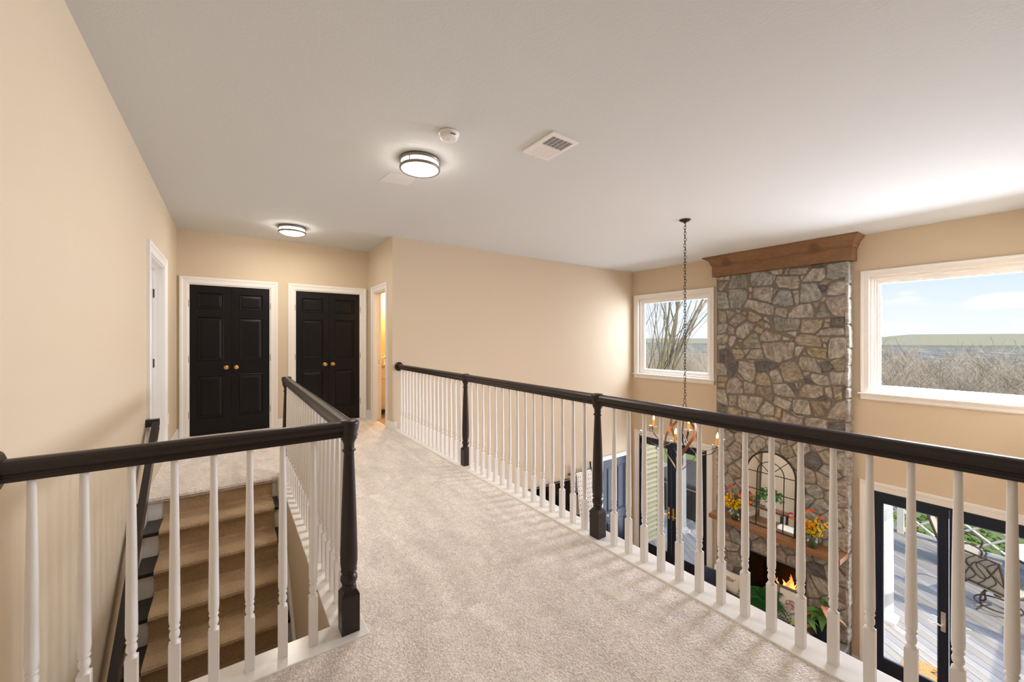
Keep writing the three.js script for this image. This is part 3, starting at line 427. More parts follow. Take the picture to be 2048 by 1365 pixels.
// outlines of the upper stones on the chimney face (z, y in millimetres)
const STONES = [
  [-3580,2378,-3373,2383,-3367,2307,-3574,2326],
  [-3548,2303,-3386,2284,-3454,2197,-3472,2129,-3542,2136,-3557,2215],
  [-3319,2382,-3084,2382,-3084,2133,-3259,2151,-3386,2158,-3373,2245],
  [-3027,2398,-2819,2381,-2694,2312,-2704,2203,-2730,2143,-3016,2168,-3030,2278],
  [-2788,2382,-2567,2391,-2572,2301,-2694,2312],
  [-2532,2386,-2478,2386,-2498,2291,-2542,2297],
  [-3056,2154,-3005,2137,-3005,2071,-3050,2075],
  [-3050,2051,-3005,2041,-3016,1964,-3056,1979],
  [-2983,2129,-2704,2122,-2694,2006,-2735,1865,-2873,1916,-2988,1962],
  [-2683,2097,-2622,2079,-2673,1993,-2692,1983],
  [-2683,2299,-2647,2288,-2685,2201,-2699,2237],
  [-2647,2277,-2358,2256,-2344,2194,-2353,2063,-2444,2044,-2532,2087,-2612,2090,-2668,2210],
  [-3580,2127,-3416,2111,-3386,1957,-3367,1818,-3568,1824],
  [-3386,2146,-3200,2139,-3073,2090,-3084,1970,-3107,1923,-3188,1813,-3349,1823,-3380,2007],
  [-3067,1956,-2735,1848,-2683,1809,-2694,1666,-2819,1695,-2928,1731,-3016,1796,-3141,1816,-3107,1886],
  [-2602,2077,-2459,2029,-2420,1803,-2547,1795,-2719,1852,-2668,1946],
  [-2663,1785,-2502,1763,-2498,1718,-2522,1624,-2678,1671],
  [-3542,1797,-3441,1784,-3410,1682,-3423,1594,-3479,1570,-3548,1624],
  [-3426,1790,-3271,1737,-3386,1636,-3407,1688],
  [-3265,1793,-3188,1782,-3200,1733,-3259,1749],
  [-3165,1774,-3084,1751,-3095,1673,-3188,1727],
  [-3229,1723,-3090,1643,-3271,1495,-3380,1586],
  [-3050,1756,-2928,1695,-2873,1645,-2862,1615,-2961,1565,-3067,1605],
  [-2928,1552,-2862,1603,-2798,1566,-2735,1500,-2756,1460,-2841,1479],
  [-2835,1643,-2788,1647,-2735,1546,-2830,1602],
  [-3568,1573,-3392,1567,-3398,1492,-3454,1382,-3574,1381],
  [-3574,1361,-3441,1379,-3392,1354,-3398,1234,-3454,1208,-3574,1213],
  [-3386,1536,-3283,1489,-3283,1378,-3386,1379],
  [-3084,1588,-2961,1530,-2983,1459,-3153,1285,-3259,1340,-3265,1452],
  [-2928,1511,-2835,1444,-2857,1385,-2906,1380,-2983,1441],
  [-3380,1347,-3241,1334,-3283,1241,-3343,1141,-3386,1215],
  [-3223,1297,-3159,1273,-3176,1242,-3235,1260],
  [-2983,1411,-2917,1374,-2895,1256,-2873,1144,-3118,1139,-3165,1205],
  [-2798,1431,-2587,1360,-2607,1269,-2884,1250,-2895,1338],
  [-2567,1342,-2473,1314,-2483,1275,-2572,1269],
  [-2709,1649,-2552,1620,-2330,1594,-2335,1500,-2377,1426,-2542,1413,-2612,1419,-2673,1441],
  [-2537,1399,-2454,1405,-2372,1413,-2396,1325,-2454,1353],
  [-2868,1234,-2415,1243,-2415,1127,-2434,1015,-2612,922,-2766,967,-2819,1035],
  [-3555,1190,-3423,1198,-3429,1141,-3548,1107],
  [-3536,1075,-3416,1128,-3355,1055,-3307,944,-3416,876,-3536,883],
  [-3587,867,-3479,867,-3398,764,-3410,662,-3574,650],
  [-3404,858,-3235,916,-3241,774,-3319,644,-3392,651,-3382,765],
  [-3259,1206,-3176,1164,-3200,1139,-3307,1124,-3289,1168],
  [-3331,1118,-3176,1125,-3141,1073,-3107,1050,-3153,957,-3283,947],
  [-3153,1109,-3039,1130,-3095,1038,-3136,1079],
  [-3011,1131,-2873,1134,-2819,974,-3107,962],
  [-3200,930,-3039,905,-2972,896,-2955,768,-2977,635,-3022,577,-3118,617,-3235,756,-3217,874],
  [-2961,929,-2798,942,-2632,904,-2632,859,-2788,768,-2928,758],
  [-3084,947,-2977,940,-2983,910,-3039,919],
  [-2917,735,-2819,754,-2756,700,-2730,546,-2949,554,-2955,637],
  [-2735,783,-2632,818,-2562,664,-2572,618,-2704,600,-2746,736],
  [-2592,912,-2463,958,-2358,913,-2297,692,-2463,634,-2537,633,-2602,826],
  [-3561,638,-3392,632,-3435,544,-3561,541],
  [-3561,522,-3441,533,-3447,437,-3561,445],
  [-3259,649,-3153,584,-3147,383,-3416,352,-3410,498,-3373,589],
  [-3247,718,-3141,621,-3147,603,-3223,652],
  [-3130,592,-2949,552,-2972,391,-3118,386,-3136,476],
  [-2928,521,-2725,529,-2699,439,-2714,299,-2841,353,-2938,406],
  [-2704,583,-2512,601,-2382,409,-2602,410,-2683,441],
  [-2493,608,-2425,615,-2358,522,-2391,468],
  [-3580,405,-3435,420,-3392,185,-3386,148,-3580,179],
  [-3380,325,-3259,345,-3253,167,-3373,144],
  [-3217,350,-2846,352,-2862,280,-2944,96,-3141,109,-3229,164],
  [-2798,300,-2683,222,-2683,119,-2714,79,-2922,82,-2862,197],
  [-2673,402,-2454,333,-2478,195,-2699,266],
  [-2653,221,-2582,208,-2582,78,-2622,48,-2683,84],
  [-3548,139,-3435,142,-3454,-7,-3548,-15],
  [-3398,121,-3170,117,-3165,-5,-3235,-28,-3404,-18],
  [-3153,101,-3073,71,-3118,-9,-3153,-3],
  [-3061,84,-2884,64,-2884,-66,-3095,-54],
  [-2841,47,-2653,55,-2622,3,-2653,-83,-2846,-71],
  [-2552,184,-2434,124,-2307,100,-2307,-31,-2592,-60,-2572,79],
  [-2468,2365,-2224,2357,-2260,2259,-2468,2282],
  [-2205,2387,-2038,2382,-2038,2330,-2187,2347],
  [-2178,2329,-2038,2324,-2025,2196,-2072,2128,-2316,2152,-2242,2257],
  [-2003,2377,-1764,2380,-1764,2153,-1919,2136,-2012,2163],
  [-2330,2241,-2278,2245,-2306,2167,-2330,2192],
  [-2029,2155,-1969,2121,-2003,2068,-2107,2085],
  [-1953,2104,-1780,2124,-1784,1942,-1837,1916,-2012,1922,-2003,1984],
  [-2325,2125,-2134,2109,-2081,1992,-2068,1906,-2116,1857,-2334,1824],
  [-2116,2075,-2003,2057,-2046,1956],
  [-2434,2026,-2353,2035,-2339,1975,-2424,1981],
  [-2420,1969,-2339,1968,-2353,1820,-2386,1800],
  [-2064,1905,-2003,1895,-2046,1830,-2081,1854],
  [-2003,1890,-1772,1921,-1768,1611,-1936,1624,-2029,1829],
  [-2178,1818,-2099,1839,-2134,1730],
  [-2316,1818,-2196,1820,-2165,1678,-2178,1614,-2497,1617,-2478,1695,-2400,1779],
  [-2059,1810,-1961,1625,-2107,1600,-2147,1624],
  [-2316,1587,-2055,1577,-2072,1461,-2152,1361,-2334,1390],
  [-2029,1581,-1978,1590,-1978,1537,-2038,1539],
  [-2038,1524,-1978,1527,-1982,1459,-2064,1450],
  [-1953,1594,-1808,1593,-1812,1465,-1961,1469],
  [-1961,1453,-1804,1440,-1804,1343,-2147,1345,-2099,1419],
  [-2353,1374,-2169,1351,-2085,1313,-2072,1239,-2081,1175,-2269,1194,-2381,1214,-2400,1292],
  [-2085,1318,-1969,1323,-2003,1245,-2055,1244],
  [-2046,1231,-2012,1224,-2012,1161,-2055,1176],
  [-1969,1304,-1784,1314,-1784,1060,-1978,996,-1991,1074,-1986,1220],
  [-2453,1314,-2415,1297,-2429,1258,-2468,1264],
  [-2391,1182,-2288,1179,-2362,1029,-2415,1060],
  [-2288,1102,-2260,1103,-2265,1054,-2302,1064],
  [-2255,1168,-2003,1147,-2008,1005,-2072,1013,-2187,1035,-2237,1077],
  [-2334,1024,-2152,1020,-2125,931,-2072,859,-2068,791,-2214,818,-2316,822,-2358,919],
  [-2138,999,-2038,983,-2107,942],
  [-2081,922,-1995,979,-1919,884,-1978,834,-2055,808],
  [-1961,981,-1800,1039,-1804,866,-1845,843,-1902,849,-1969,949],
  [-2297,807,-2224,807,-2219,764,-2260,739,-2302,757],
  [-2196,781,-2003,764,-1978,620,-2107,623,-2178,681,-2205,743],
  [-2283,704,-2214,699,-2169,638,-2260,641],
  [-1978,829,-1780,832,-1784,659,-1961,632],
  [-2269,624,-2055,607,-2055,480,-2125,429,-2358,417,-2334,535],
  [-2410,627,-2362,632,-2367,521],
  [-2344,633,-2278,656,-2334,579],
  [-2033,588,-1961,606,-1944,493,-1961,439,-2020,505],
  [-1953,622,-1829,629,-1833,445,-1911,435],
  [-1812,621,-1784,629,-1788,471,-1817,457],
  [-2125,413,-2038,482,-2003,423],
  [-2429,370,-2233,389,-2187,169,-2410,172,-2434,269],
  [-2214,386,-1961,418,-1969,344,-2038,177,-2152,147],
  [-1953,440,-1911,425,-1944,368],
  [-1878,413,-1784,431,-1784,172,-1902,147,-2012,165,-1953,315],
  [-2478,223,-2429,169,-2353,126,-2278,138,-2288,109,-2400,118],
  [-2265,118,-2143,144,-2003,119,-2008,-13,-2265,-12],
  [-1991,95,-1792,150,-1796,-3,-1986,-9],
  [-2507,382,-2434,380,-2448,345]
];
const special = {};
for (const [k, l] of Object.entries({ dark: [39, 41, 47, 59, 73, 80, 91, 103, 107, 114, 115, 122, 66], green: [2, 35, 87, 32], blue: [12, 13, 15, 3, 75, 79, 25], tan: [22, 23, 42, 43, 49, 51, 67, 70, 77, 88, 89, 90, 93, 94, 104, 111, 113], yellow: [29, 52, 53, 65, 99, 100], pink: [101, 84, 54, 56, 45], brown: [117, 57, 20], light: [112, 98, 63] })) for (const i of l) special[i] = k;
function clipHalf(poly, nx, ny, c) { const out = []; for (let i = 0; i < poly.length; i++) { const p = poly[i], q = poly[(i + 1) % poly.length], dp = p[0] * nx + p[1] * ny - c, dq = q[0] * nx + q[1] * ny - c; if (dp <= 0) out.push(p); if (dp * dq < 0) { const t = dp / (dp - dq); out.push([lerp(p[0], q[0], t), lerp(p[1], q[1], t)]); } } return out; }
function rubble(z0, z1, y0, y1, cw, ch, gap) {   // irregular cells that fill a rectangle of the face
  const seeds = [], nz = Math.max(1, Math.round((z1 - z0) / cw)), ny = Math.max(1, Math.round((y1 - y0) / ch)), out = [];
  for (let j = 0; j < ny; j++) for (let i = 0; i < nz; i++) seeds.push([z0 + (i + 0.5 + (j % 2 ? 0.28 : -0.22) + (sr() - 0.5) * 0.7) * (z1 - z0) / nz, y0 + (j + 0.5 + (sr() - 0.5) * 0.75) * (y1 - y0) / ny]);
  for (const s of seeds) {
    let p = [[z0, y0], [z1, y0], [z1, y1], [z0, y1]];
    for (const t of seeds) if (t !== s) { const nx = t[0] - s[0], nyy = t[1] - s[1], L = Math.hypot(nx, nyy); p = clipHalf(p, nx / L, nyy / L, ((t[0] ** 2 + t[1] ** 2 - s[0] ** 2 - s[1] ** 2) / 2) / L - gap); if (p.length < 3) break; }
    if (p.length >= 3) { const q = p.filter((v, i) => { const w = p[(i + 1) % p.length]; return Math.hypot(v[0] - w[0], v[1] - w[1]) > 0.02; }); if (q.length >= 3) out.push(q); }
  }
  return out;
}
{
  const FB = [-3.07, -2.262, -2.95, -2.19];
  const ch = thing('stone_chimney', 'tall fieldstone chimney breast with fireplace in the great room', 'chimney', [0, 0, 0]);
  obj('mortar', holed(-3.59, -1.777, FL, 2.6, [FB], (a, b, c, d) => box(CHX, XF - 0.001, c, d, a, b)), M.mortar, ch);
  const pick = () => { const r = sr(); return r < 0.34 ? 'grey' : r < 0.56 ? 'taupe' : r < 0.66 ? 'pink' : r < 0.76 ? 'blue' : r < 0.84 ? 'tan' : r < 0.9 ? 'dark' : r < 0.95 ? 'brown' : 'light'; };
  const add = (poly, tint) => { const o = new THREE.Mesh(stoneGeo(poly, CHX), stoneMat[tint]); o.name = 'stone'; o.castShadow = o.receiveShadow = true; ch.add(o); };
  STONES.forEach((a, i) => { const p = []; for (let k = 0; k < a.length; k += 2) p.push([Math.max(-3.588, a[k] / 1000), a[k + 1] / 1000]); add(p, special[i] ?? (['grey', 'taupe', 'grey', 'pink'][i % 4])); });
  for (const p of rubble(-3.588, -1.779, -2.17, -0.1, 0.23, 0.185, 0.008)) add(p, pick());
  for (const p of rubble(-3.588, -3.085, -2.945, -2.185, 0.22, 0.2, 0.008)) add(p, pick());
  for (const p of rubble(-2.25, -1.779, -2.945, -2.185, 0.22, 0.2, 0.008)) add(p, pick());
  // narrow returns on the near side of the chimney
  let y = -2.94; while (y < 2.36) { const h = 0.12 + sr() * 0.26, y1 = Math.min(y + h, 2.38), g = stoneGeo([[CHX - 0.012, y + 0.006], [XF - 0.02, y + 0.006], [XF - 0.02, y1 - 0.006], [CHX - 0.012, y1 - 0.006]], 0);
    const p = g.attributes.position; for (let i = 0; i < p.count; i++) p.setXYZ(i, p.getZ(i), p.getY(i), -1.777 - p.getX(i)); g.computeVertexNormals();
    const o = new THREE.Mesh(g, stoneMat[['light', 'grey', 'taupe'][Math.floor(sr() * 3)]]); o.name = 'stone'; o.castShadow = o.receiveShadow = true; ch.add(o); y = y1; }
  const firebox = [box(7.55, 7.6, -2.95, -2.1, -3.1, -2.24), box(XF + 0.002, 7.55, -2.95, -2.1, -3.12, -3.07), box(XF + 0.002, 7.55, -2.95, -2.1, -2.262, -2.21), box(XF + 0.002, 7.6, -2.19, -2.1, -3.12, -2.21), box(XF + 0.002, 7.6, -3.0, -2.95, -3.12, -2.21)];
  obj('fire_surround', [box(CHX - 0.004, XF - 0.003, -2.95, -2.2, -3.068, -3.05), box(CHX - 0.004, XF - 0.003, -2.95, -2.2, -2.282, -2.264), box(CHX - 0.004, XF - 0.003, -2.212, -2.192, -3.068, -2.264), sweepRect(-3.05, -2.28, -2.95, -2.21, [[0, 0], [0, 0.012], [0.025, 0.012], [0.025, 0]], true, (a, b, d) => [CHX + 0.03 - d, b, a])], M.soot, ch);
  const stack = struct('chimney_stack', [box(XF + WT + 0.003, 7.95, FL - 0.9, -3.02, -3.6, -1.75), box(7.61, 7.95, -3.02, HC + 1.2, -3.6, -1.75), box(XF + WT + 0.003, 7.61, -2.05, HC + 0.16, -3.6, -1.75), box(XF + WT + 0.003, 7.61, -3.02, -2.05, -3.6, -3.14), box(XF + WT + 0.003, 7.61, -3.02, -2.05, -2.19, -1.75)], M.mortar, 'back of the chimney outside the house'); obj('firebox', firebox, M.soot, stack);
  // wooden crown under the ceiling
  const cr = thing('chimney_crown', 'stained wooden crown moulding on top of the chimney breast', 'moulding');
  const ring = (x, z0, z1, yy) => [[XF - 0.002, yy, z0], [x, yy, z0], [x, yy, z1], [XF - 0.002, yy, z1]], prof = [[6.905, -3.64, -1.715, 2.385], [6.905, -3.64, -1.715, 2.565], [6.893, -3.652, -1.703, 2.57], [6.893, -3.652, -1.703, 2.588], [6.886, -3.66, -1.695, 2.596], [6.88, -3.668, -1.688, 2.625], [6.868, -3.685, -1.675, 2.655], [6.852, -3.72, -1.655, 2.685], [6.846, -3.755, -1.645, 2.705], [6.843, -3.775, -1.638, 2.712], [6.843, -3.79, -1.633, 2.734]];
  const qf = [], qe = []; prof.slice(0, -1).forEach((a, i) => { const p = ring(...a), q = ring(...prof[i + 1]); (i === 0 ? qf : qe).push([p[0], p[1], q[1], q[0]], [p[1], p[2], q[2], q[1]], [p[2], p[3], q[3], q[2]]); });
  { const p = ring(...prof[0]); qf.push([p[0], p[1], p[2], p[3]]); const t = ring(...prof[prof.length - 1]); qe.push([t[0], t[1], t[2], t[3]]); }
  obj('fascia_board', quads(qf), M.crown, cr); obj('cornice', quads(qe), M.crown, cr);
  // live-edge mantel shelf
  const s = new THREE.Shape(); s.moveTo(CHX - 0.012, 3.56); s.lineTo(CHX - 0.012, 1.775); s.lineTo(6.66, 1.782); for (let k = 1; k < 30; k++) { const z = lerp(-1.782, -3.55, k / 30); s.lineTo(6.655 + 0.018 * fbm(z * 6 + 40, 1.5, 64, 3, 88) - 0.01, -z); } s.lineTo(6.655, 3.555);
  const mg = new THREE.ExtrudeGeometry(s, { depth: 0.062, bevelEnabled: true, bevelSize: 0.007, bevelThickness: 0.006, bevelSegments: 2 }); mg.rotateX(-Math.PI / 2); mg.translate(0, -1.745, 0);
  tag(obj('mantel_shelf', prep(mg), M.mantel), 'live-edge wooden mantel shelf on the stone chimney', 'shelf');
  const he = thing('hearth', 'raised hearth with grey slate top before the fireplace', 'hearth');
  obj('slab', box(6.38, CHX - 0.02, -3.0, -2.95, -3.7, -1.755, 0.01), M.slate, he); obj('base', box(6.43, CHX - 0.02, FL, -3.0, -3.66, -1.80), M.mortar, he);
  for (let k = 0; k < 3; k++) { const g = stoneGeo([[6.44 + k * 0.17, FL + 0.01], [6.6 + k * 0.17, FL + 0.01], [6.6 + k * 0.17, -3.01], [6.44 + k * 0.17, -3.01]], 0), p = g.attributes.position; for (let i = 0; i < p.count; i++) p.setXYZ(i, p.getZ(i), p.getY(i), -1.80 - p.getX(i)); g.computeVertexNormals(); const o = new THREE.Mesh(g, stoneMat[['light', 'taupe', 'grey'][k]]); o.name = 'stone'; o.castShadow = o.receiveShadow = true; he.add(o); }
}
{ // fire
  const lg = thing('log', 'charred log lying at the back of the fire', 'log', [7.38, -2.95, -2.66]); obj('bark', [rod([0, 0.06, -0.28], [0, 0.06, 0.28], 0.055, 0.05, 10)], M.soot, lg); obj('cut_end', [cyl(0.05, 0.05, 0.001, 10, 0, 0, 0)].map((g) => { g.rotateX(Math.PI / 2); g.translate(0, 0.06, 0.281); return g; }), M.bark, lg);
  const l2 = thing('log', 'charred log lying aslant across the front of the fire', 'log', [7.24, -2.95, -2.64]); obj('bark', [rod([0.05, 0.05, -0.26], [-0.03, 0.06, 0.26], 0.045, 0.05, 10)], M.soot, l2); obj('twig_stub', rod([0.01, 0.08, 0], [-0.02, 0.14, 0.05], 0.016, 0.01), M.bark, l2);
  const fl = thing('fire', 'orange flames burning in the fireplace', 'fire', [7.28, -2.9, -2.5]);
  for (let k = 0; k < 11; k++) { const h = 0.16 + sr() * 0.3, r = 0.03 + sr() * 0.03, g = lathe([[0, 0], [r * 0.8, h * 0.1], [r, h * 0.25], [r * 0.7, h * 0.55], [r * 0.3, h * 0.82], [0, h]], 8), p = g.attributes.position, ph = sr() * 6, dx = (sr() - 0.5) * 0.14, dz = -0.22 + k * 0.042 + sr() * 0.03;
    for (let i = 0; i < p.count; i++) { const t = p.getY(i); p.setXYZ(i, p.getX(i) + dx + Math.sin(t * 16 + ph) * t * 0.16, t, p.getZ(i) + dz + Math.cos(t * 14 + ph) * t * 0.14); } g.computeVertexNormals();
    obj('flame', g, glow([0xff8a1e, 0xffb43c, 0xff6a10][k % 3], 1.5), fl); }
  const l = new THREE.PointLight(0xff8a30, 0.25); l.position.set(7.36, -2.72, -2.45); l.shadow.radius = 4; l.castShadow = true; scene.add(l);
}
{ // arched mirror leaning on the chimney
  const m = thing('arched_mirror', 'arched window-pane mirror leaning on the mantel shelf', 'mirror', [6.845, -1.676, -2.71]); m.rotation.z = -0.062;
  const W = 0.345, H = 0.84, out = [[-W, 0], [-W, H]]; for (let k = 1; k <= 24; k++) out.push([-W * Math.cos(Math.PI * k / 24), H + W * Math.sin(Math.PI * k / 24)]); out.push([W, 0]);
  const s = new THREE.Shape(); out.forEach(([a, b], i) => i ? s.lineTo(a, b) : s.moveTo(a, b)); const g = new THREE.ExtrudeGeometry(s, { depth: 0.008, bevelEnabled: false }); g.rotateY(Math.PI / 2);
  obj('mirror_glass', prep(g), M.mirror, m);
  const bar = (pts, w) => pts.slice(0, -1).map((p, i) => rod([-0.004, p[1], p[0]], [-0.004, pts[i + 1][1], pts[i + 1][0]], w, w, 6));
  obj('frame', bar([...out, out[0]], 0.012), M.iron, m);
  const R = 0.19, arc = []; for (let k = 0; k <= 16; k++) arc.push([-R * Math.cos(Math.PI * k / 16), H + R * Math.sin(Math.PI * k / 16)]);
  obj('glazing_bar', bar([[-R, 0], ...arc, [R, 0]], 0.006), M.iron, m);
  for (const y of [0.28, 0.56, 0.84]) obj('glazing_bar', bar([[-W, y], [W, y]], 0.006), M.iron, m);
  for (const a of [45, 90, 135]) { const t = a * Math.PI / 180; obj('glazing_bar', bar([[0, H], [W * Math.cos(t), H + W * Math.sin(t)]], 0.005), M.iron, m); }
}
// flowers in glass jars
const petalG = (() => { const l = []; for (let k = 0; k < 5; k++) { const g = ball(0.009, 0.011, 0, 0, 1.2, 0.35, 0.7, 6); g.rotateY(k * 1.2566); l.push(g); } return mergeGeometries(l); })();
const bloomG = (() => { const l = [ball(0.012, 0, 0.008, 0, 1, 0.8, 1, 6)]; for (let k = 0; k < 9; k++) { const g = ball(0.014, 0.02, 0, 0, 1.3, 0.5, 0.7, 6); g.rotateZ(0.35); g.rotateY(k * 0.698); l.push(g); } return mergeGeometries(l); })();
function bouquet(x, z, label, seed) {
  const r = seeded(seed), t = thing('flower_vase', label, 'flower vase', [x, -1.676, z], 0, 'flower vases on the mantel');
  obj('jar', lathe([[0, 0.004], [0.058, 0.004], [0.068, 0.012], [0.074, 0.05], [0.076, 0.1], [0.07, 0.14], [0.05, 0.17], [0.048, 0.19], [0.054, 0.2], [0.05, 0.2], [0.044, 0.19]], 24), M.jar, t).userData.label = 'clear glass jar';
  obj('water', cyl(0.06, 0.068, 0.07, 20, 0, 0.012, 0), phys({ color: 0xdfe8d8, roughness: 0.02, transmission: 1, thickness: 0.1, ior: 1.33 }), t);
  const stems = [], small = [], leaves = [];
  for (let k = 0; k < 34; k++) {
    const a = r() * 6.283, sp = 0.05 + 0.17 * Math.sqrt(r()), h = 0.2 + 0.24 * r() * (1 - sp), top = [Math.cos(a) * sp * 0.6 - 0.04, h + 0.02, Math.sin(a) * sp]; stems.push(rod([Math.cos(a) * -0.03, 0.02, Math.sin(a) * -0.03], [Math.cos(a) * 0.025, 0.19, Math.sin(a) * 0.025], 0.002, 0.002, 4), rod([Math.cos(a) * 0.025, 0.19, Math.sin(a) * 0.025], top, 0.002, 0.0015, 4));
    for (let q = 0; q < 7; q++) { const g = petalG.clone(), f = 0.45 + 0.6 * (q / 7); g.rotateX(r() * 3); g.rotateZ(r() * 3); g.translate(lerp(0, top[0], f) + (r() - 0.5) * 0.04, lerp(0.17, top[1], f) + (r() - 0.5) * 0.05, lerp(0, top[2], f) + (r() - 0.5) * 0.04); small.push(g); }
    const lf = ball(0.02, top[0] * 0.8, lerp(0.19, top[1], 0.6), top[2] * 0.8, 1.6, 0.2, 0.6, 6); leaves.push(lf);
  }
  obj('stems', stems, M.stem, t).userData.kind = 'stuff'; obj('yellow_blossoms', small, M.yellow, t).userData.kind = 'stuff'; obj('leaves', leaves, M.fern, t).userData.kind = 'stuff';
  for (let k = 0; k < 13; k++) { const a = r() * 6.283, sp = 0.08 + 0.16 * r(), far = k < 6, y = far ? 0.34 + 0.22 * r() : 0.24 + 0.12 * r(), g = bloomG.clone(); g.scale(0.85, 0.85, 0.85); g.rotateZ((r() - 0.2) * 1.2); const bx = Math.cos(a) * sp * 0.45 - (far ? 0.03 : 0.07), bz = Math.sin(a) * sp * (far ? 1.25 : 1); g.translate(bx, y, bz); const fo = obj(k % 4 === 3 ? 'pink_flower' : 'orange_flower', g, k % 4 === 3 ? M.pink : M.orange, t); obj('flower_stem', rod([0, 0.17, 0], [bx, y, bz], 0.0022, 0.0018, 4), M.stem, fo); }
}
bouquet(6.76, -3.18, 'glass jar of yellow and orange flowers left of the mirror', 11);
bouquet(6.76, -2.12, 'glass jar of yellow and orange flowers right of the mirror', 23);

// things on the hearth
function cushion(w, h, d, sx = 18, sy = 12) {
  const pos = [], uv = [], idx = [];
  for (const s of [1, -1]) for (let j = 0; j <= sy; j++) for (let i = 0; i <= sx; i++) { const u = i / sx * 2 - 1, v = j / sy * 2 - 1, e = Math.pow(Math.max(0, (1 - u * u) * (1 - v * v)), 0.42), pin = 1 - 0.06 * (1 - Math.abs(u)) * v * v - 0.05 * (1 - Math.abs(v)) * u * u; pos.push(u * w / 2 * pin, v * h / 2 * pin, s * d / 2 * e); uv.push(s > 0 ? i / sx : 1 - i / sx, j / sy); }
  const o = (sx + 1) * (sy + 1); for (let f = 0; f < 2; f++) for (let j = 0; j < sy; j++) for (let i = 0; i < sx; i++) { const a = f * o + j * (sx + 1) + i, b = a + 1, c = a + sx + 1, d2 = c + 1; f ? idx.push(a, c, b, b, c, d2) : idx.push(a, b, c, b, d2, c); }
  const g = new THREE.BufferGeometry(); g.setAttribute('position', new THREE.Float32BufferAttribute(pos, 3)); g.setAttribute('uv', new THREE.Float32BufferAttribute(uv, 2)); g.setIndex(idx); g.computeVertexNormals(); return g;
}
{
  const cv = document.createElement('canvas'); cv.width = 512; cv.height = 300; const c2 = cv.getContext('2d'); c2.fillStyle = '#ebe5d8'; c2.fillRect(0, 0, 512, 300); c2.fillStyle = '#2a2826'; c2.font = 'italic bold 74px serif'; c2.textAlign = 'center'; c2.fillText("Chillin'", 256, 130);
  const ct = new THREE.CanvasTexture(cv); ct.colorSpace = THREE.SRGBColorSpace;
  const p = obj('cushion', cushion(0.5, 0.32, 0.15), std(0xffffff, 0.9, { map: ct })); p.rotation.set(0, -Math.PI / 2, 0); p.rotateX(-0.3); p.position.set(6.84, -2.79, -3.33);
  tag(p, "cream lumbar cushion printed Chillin' on the hearth", 'cushion');
  const n = obj('cushion', cushion(0.4, 0.4, 0.13), M.navyCloth); n.rotation.set(0, -Math.PI / 2 + 0.25, 0); n.rotateX(-0.95); n.position.set(6.66, -2.80, -3.5); tag(n, 'dark navy cushion at the left end of the hearth', 'cushion');
  // fern
  const f = thing('potted_fern', 'lush green fern in a dark pot on the hearth', 'plant', [6.68, -2.95, -2.73]);
  obj('pot', lathe([[0, 0], [0.09, 0], [0.12, 0.17], [0.125, 0.18], [0.112, 0.18], [0.1, 0.15]], 20), M.tub, f); obj('soil', cyl(0.105, 0.105, 0.004, 18, 0, 0.15, 0), M.soil, f);
  const frondG = [0, 1, 2].map((v) => { const l = [], L = 0.38 + v * 0.05, P = (t) => [L * 0.9 * t, 0.17 + 0.30 * t - (0.36 + v * 0.1) * t * t * t, 0]; for (let k = 0; k < 18; k++) { const t = 0.08 + k / 18 * 0.92, a = P(t), w = 0.075 * Math.sin(Math.PI * Math.min(1, 0.18 + t * 0.82)) + 0.008; for (const s of [-1, 1]) { const b = [a[0] + 0.02, a[1] - 0.012, s * w]; l.push([a, [a[0] + 0.016, a[1] + 0.002, s * w * 0.5], b, [a[0] + 0.0, a[1] - 0.003, s * w * 0.5]]); } } return mergeGeometries([quads(l), tube([P(0), P(0.35), P(0.7), P(1)], 0.002, 10, 4)]); });
  const fr = seeded(5); for (let k = 0; k < 42; k++) { const g = frondG[k % 3].clone(); const s = 0.7 + fr() * 0.45; g.scale(s, s * (0.8 + fr() * 0.5), s); g.rotateY(k * 2.399); obj('frond', g, M.fern, f); }
  // framed print
  const fp = thing('framed_print', 'silver framed floral print leaning against the fireplace', 'picture', [6.8, -2.95, -2.42]); fp.rotation.set(0, 0, -0.24); fp.rotateY(-Math.PI / 2 + 0.12);
  obj('frame', sweepRect(-0.15, 0.15, 0.035, 0.44, [[0, -0.01], [0, 0.012], [0.012, 0.018], [0.035, 0.02], [0.035, -0.01], [0, -0.01]], false, (a, b, d) => [a, b, d]), M.steel, fp);
  const pc = document.createElement('canvas'); pc.width = 300; pc.height = 405; const pz = pc.getContext('2d'); pz.fillStyle = '#f3f1ec'; pz.fillRect(0, 0, 300, 405);
  const pr = seeded(8); for (let k = 0; k < 60; k++) { pz.fillStyle = ['#c9a0ae', '#a8748c', '#e2cdd0', '#d6c3a8'][k % 4]; pz.beginPath(); pz.ellipse(150 + (pr() - 0.5) * 110, 190 + (pr() - 0.5) * 100, 12 + pr() * 14, 8 + pr() * 9, pr() * 3, 0, 6.3); pz.fill(); } pz.strokeStyle = '#5d7448'; pz.lineWidth = 5; pz.beginPath(); pz.moveTo(150, 240); pz.quadraticCurveTo(140, 300, 170, 350); pz.stroke(); pz.fillStyle = '#5d7448'; pz.beginPath(); pz.ellipse(185, 300, 34, 9, -0.5, 0, 6.3); pz.fill();
  const pt = new THREE.CanvasTexture(pc); pt.colorSpace = THREE.SRGBColorSpace; const pg = new THREE.PlaneGeometry(0.3, 0.405); pg.translate(0, 0.2375, 0.004); obj('print', pg, std(0xffffff, 0.7, { map: pt }), fp);
  obj('backing', box(-0.15, 0.15, 0.035, 0.44, -0.01, 0), M.tub, fp);
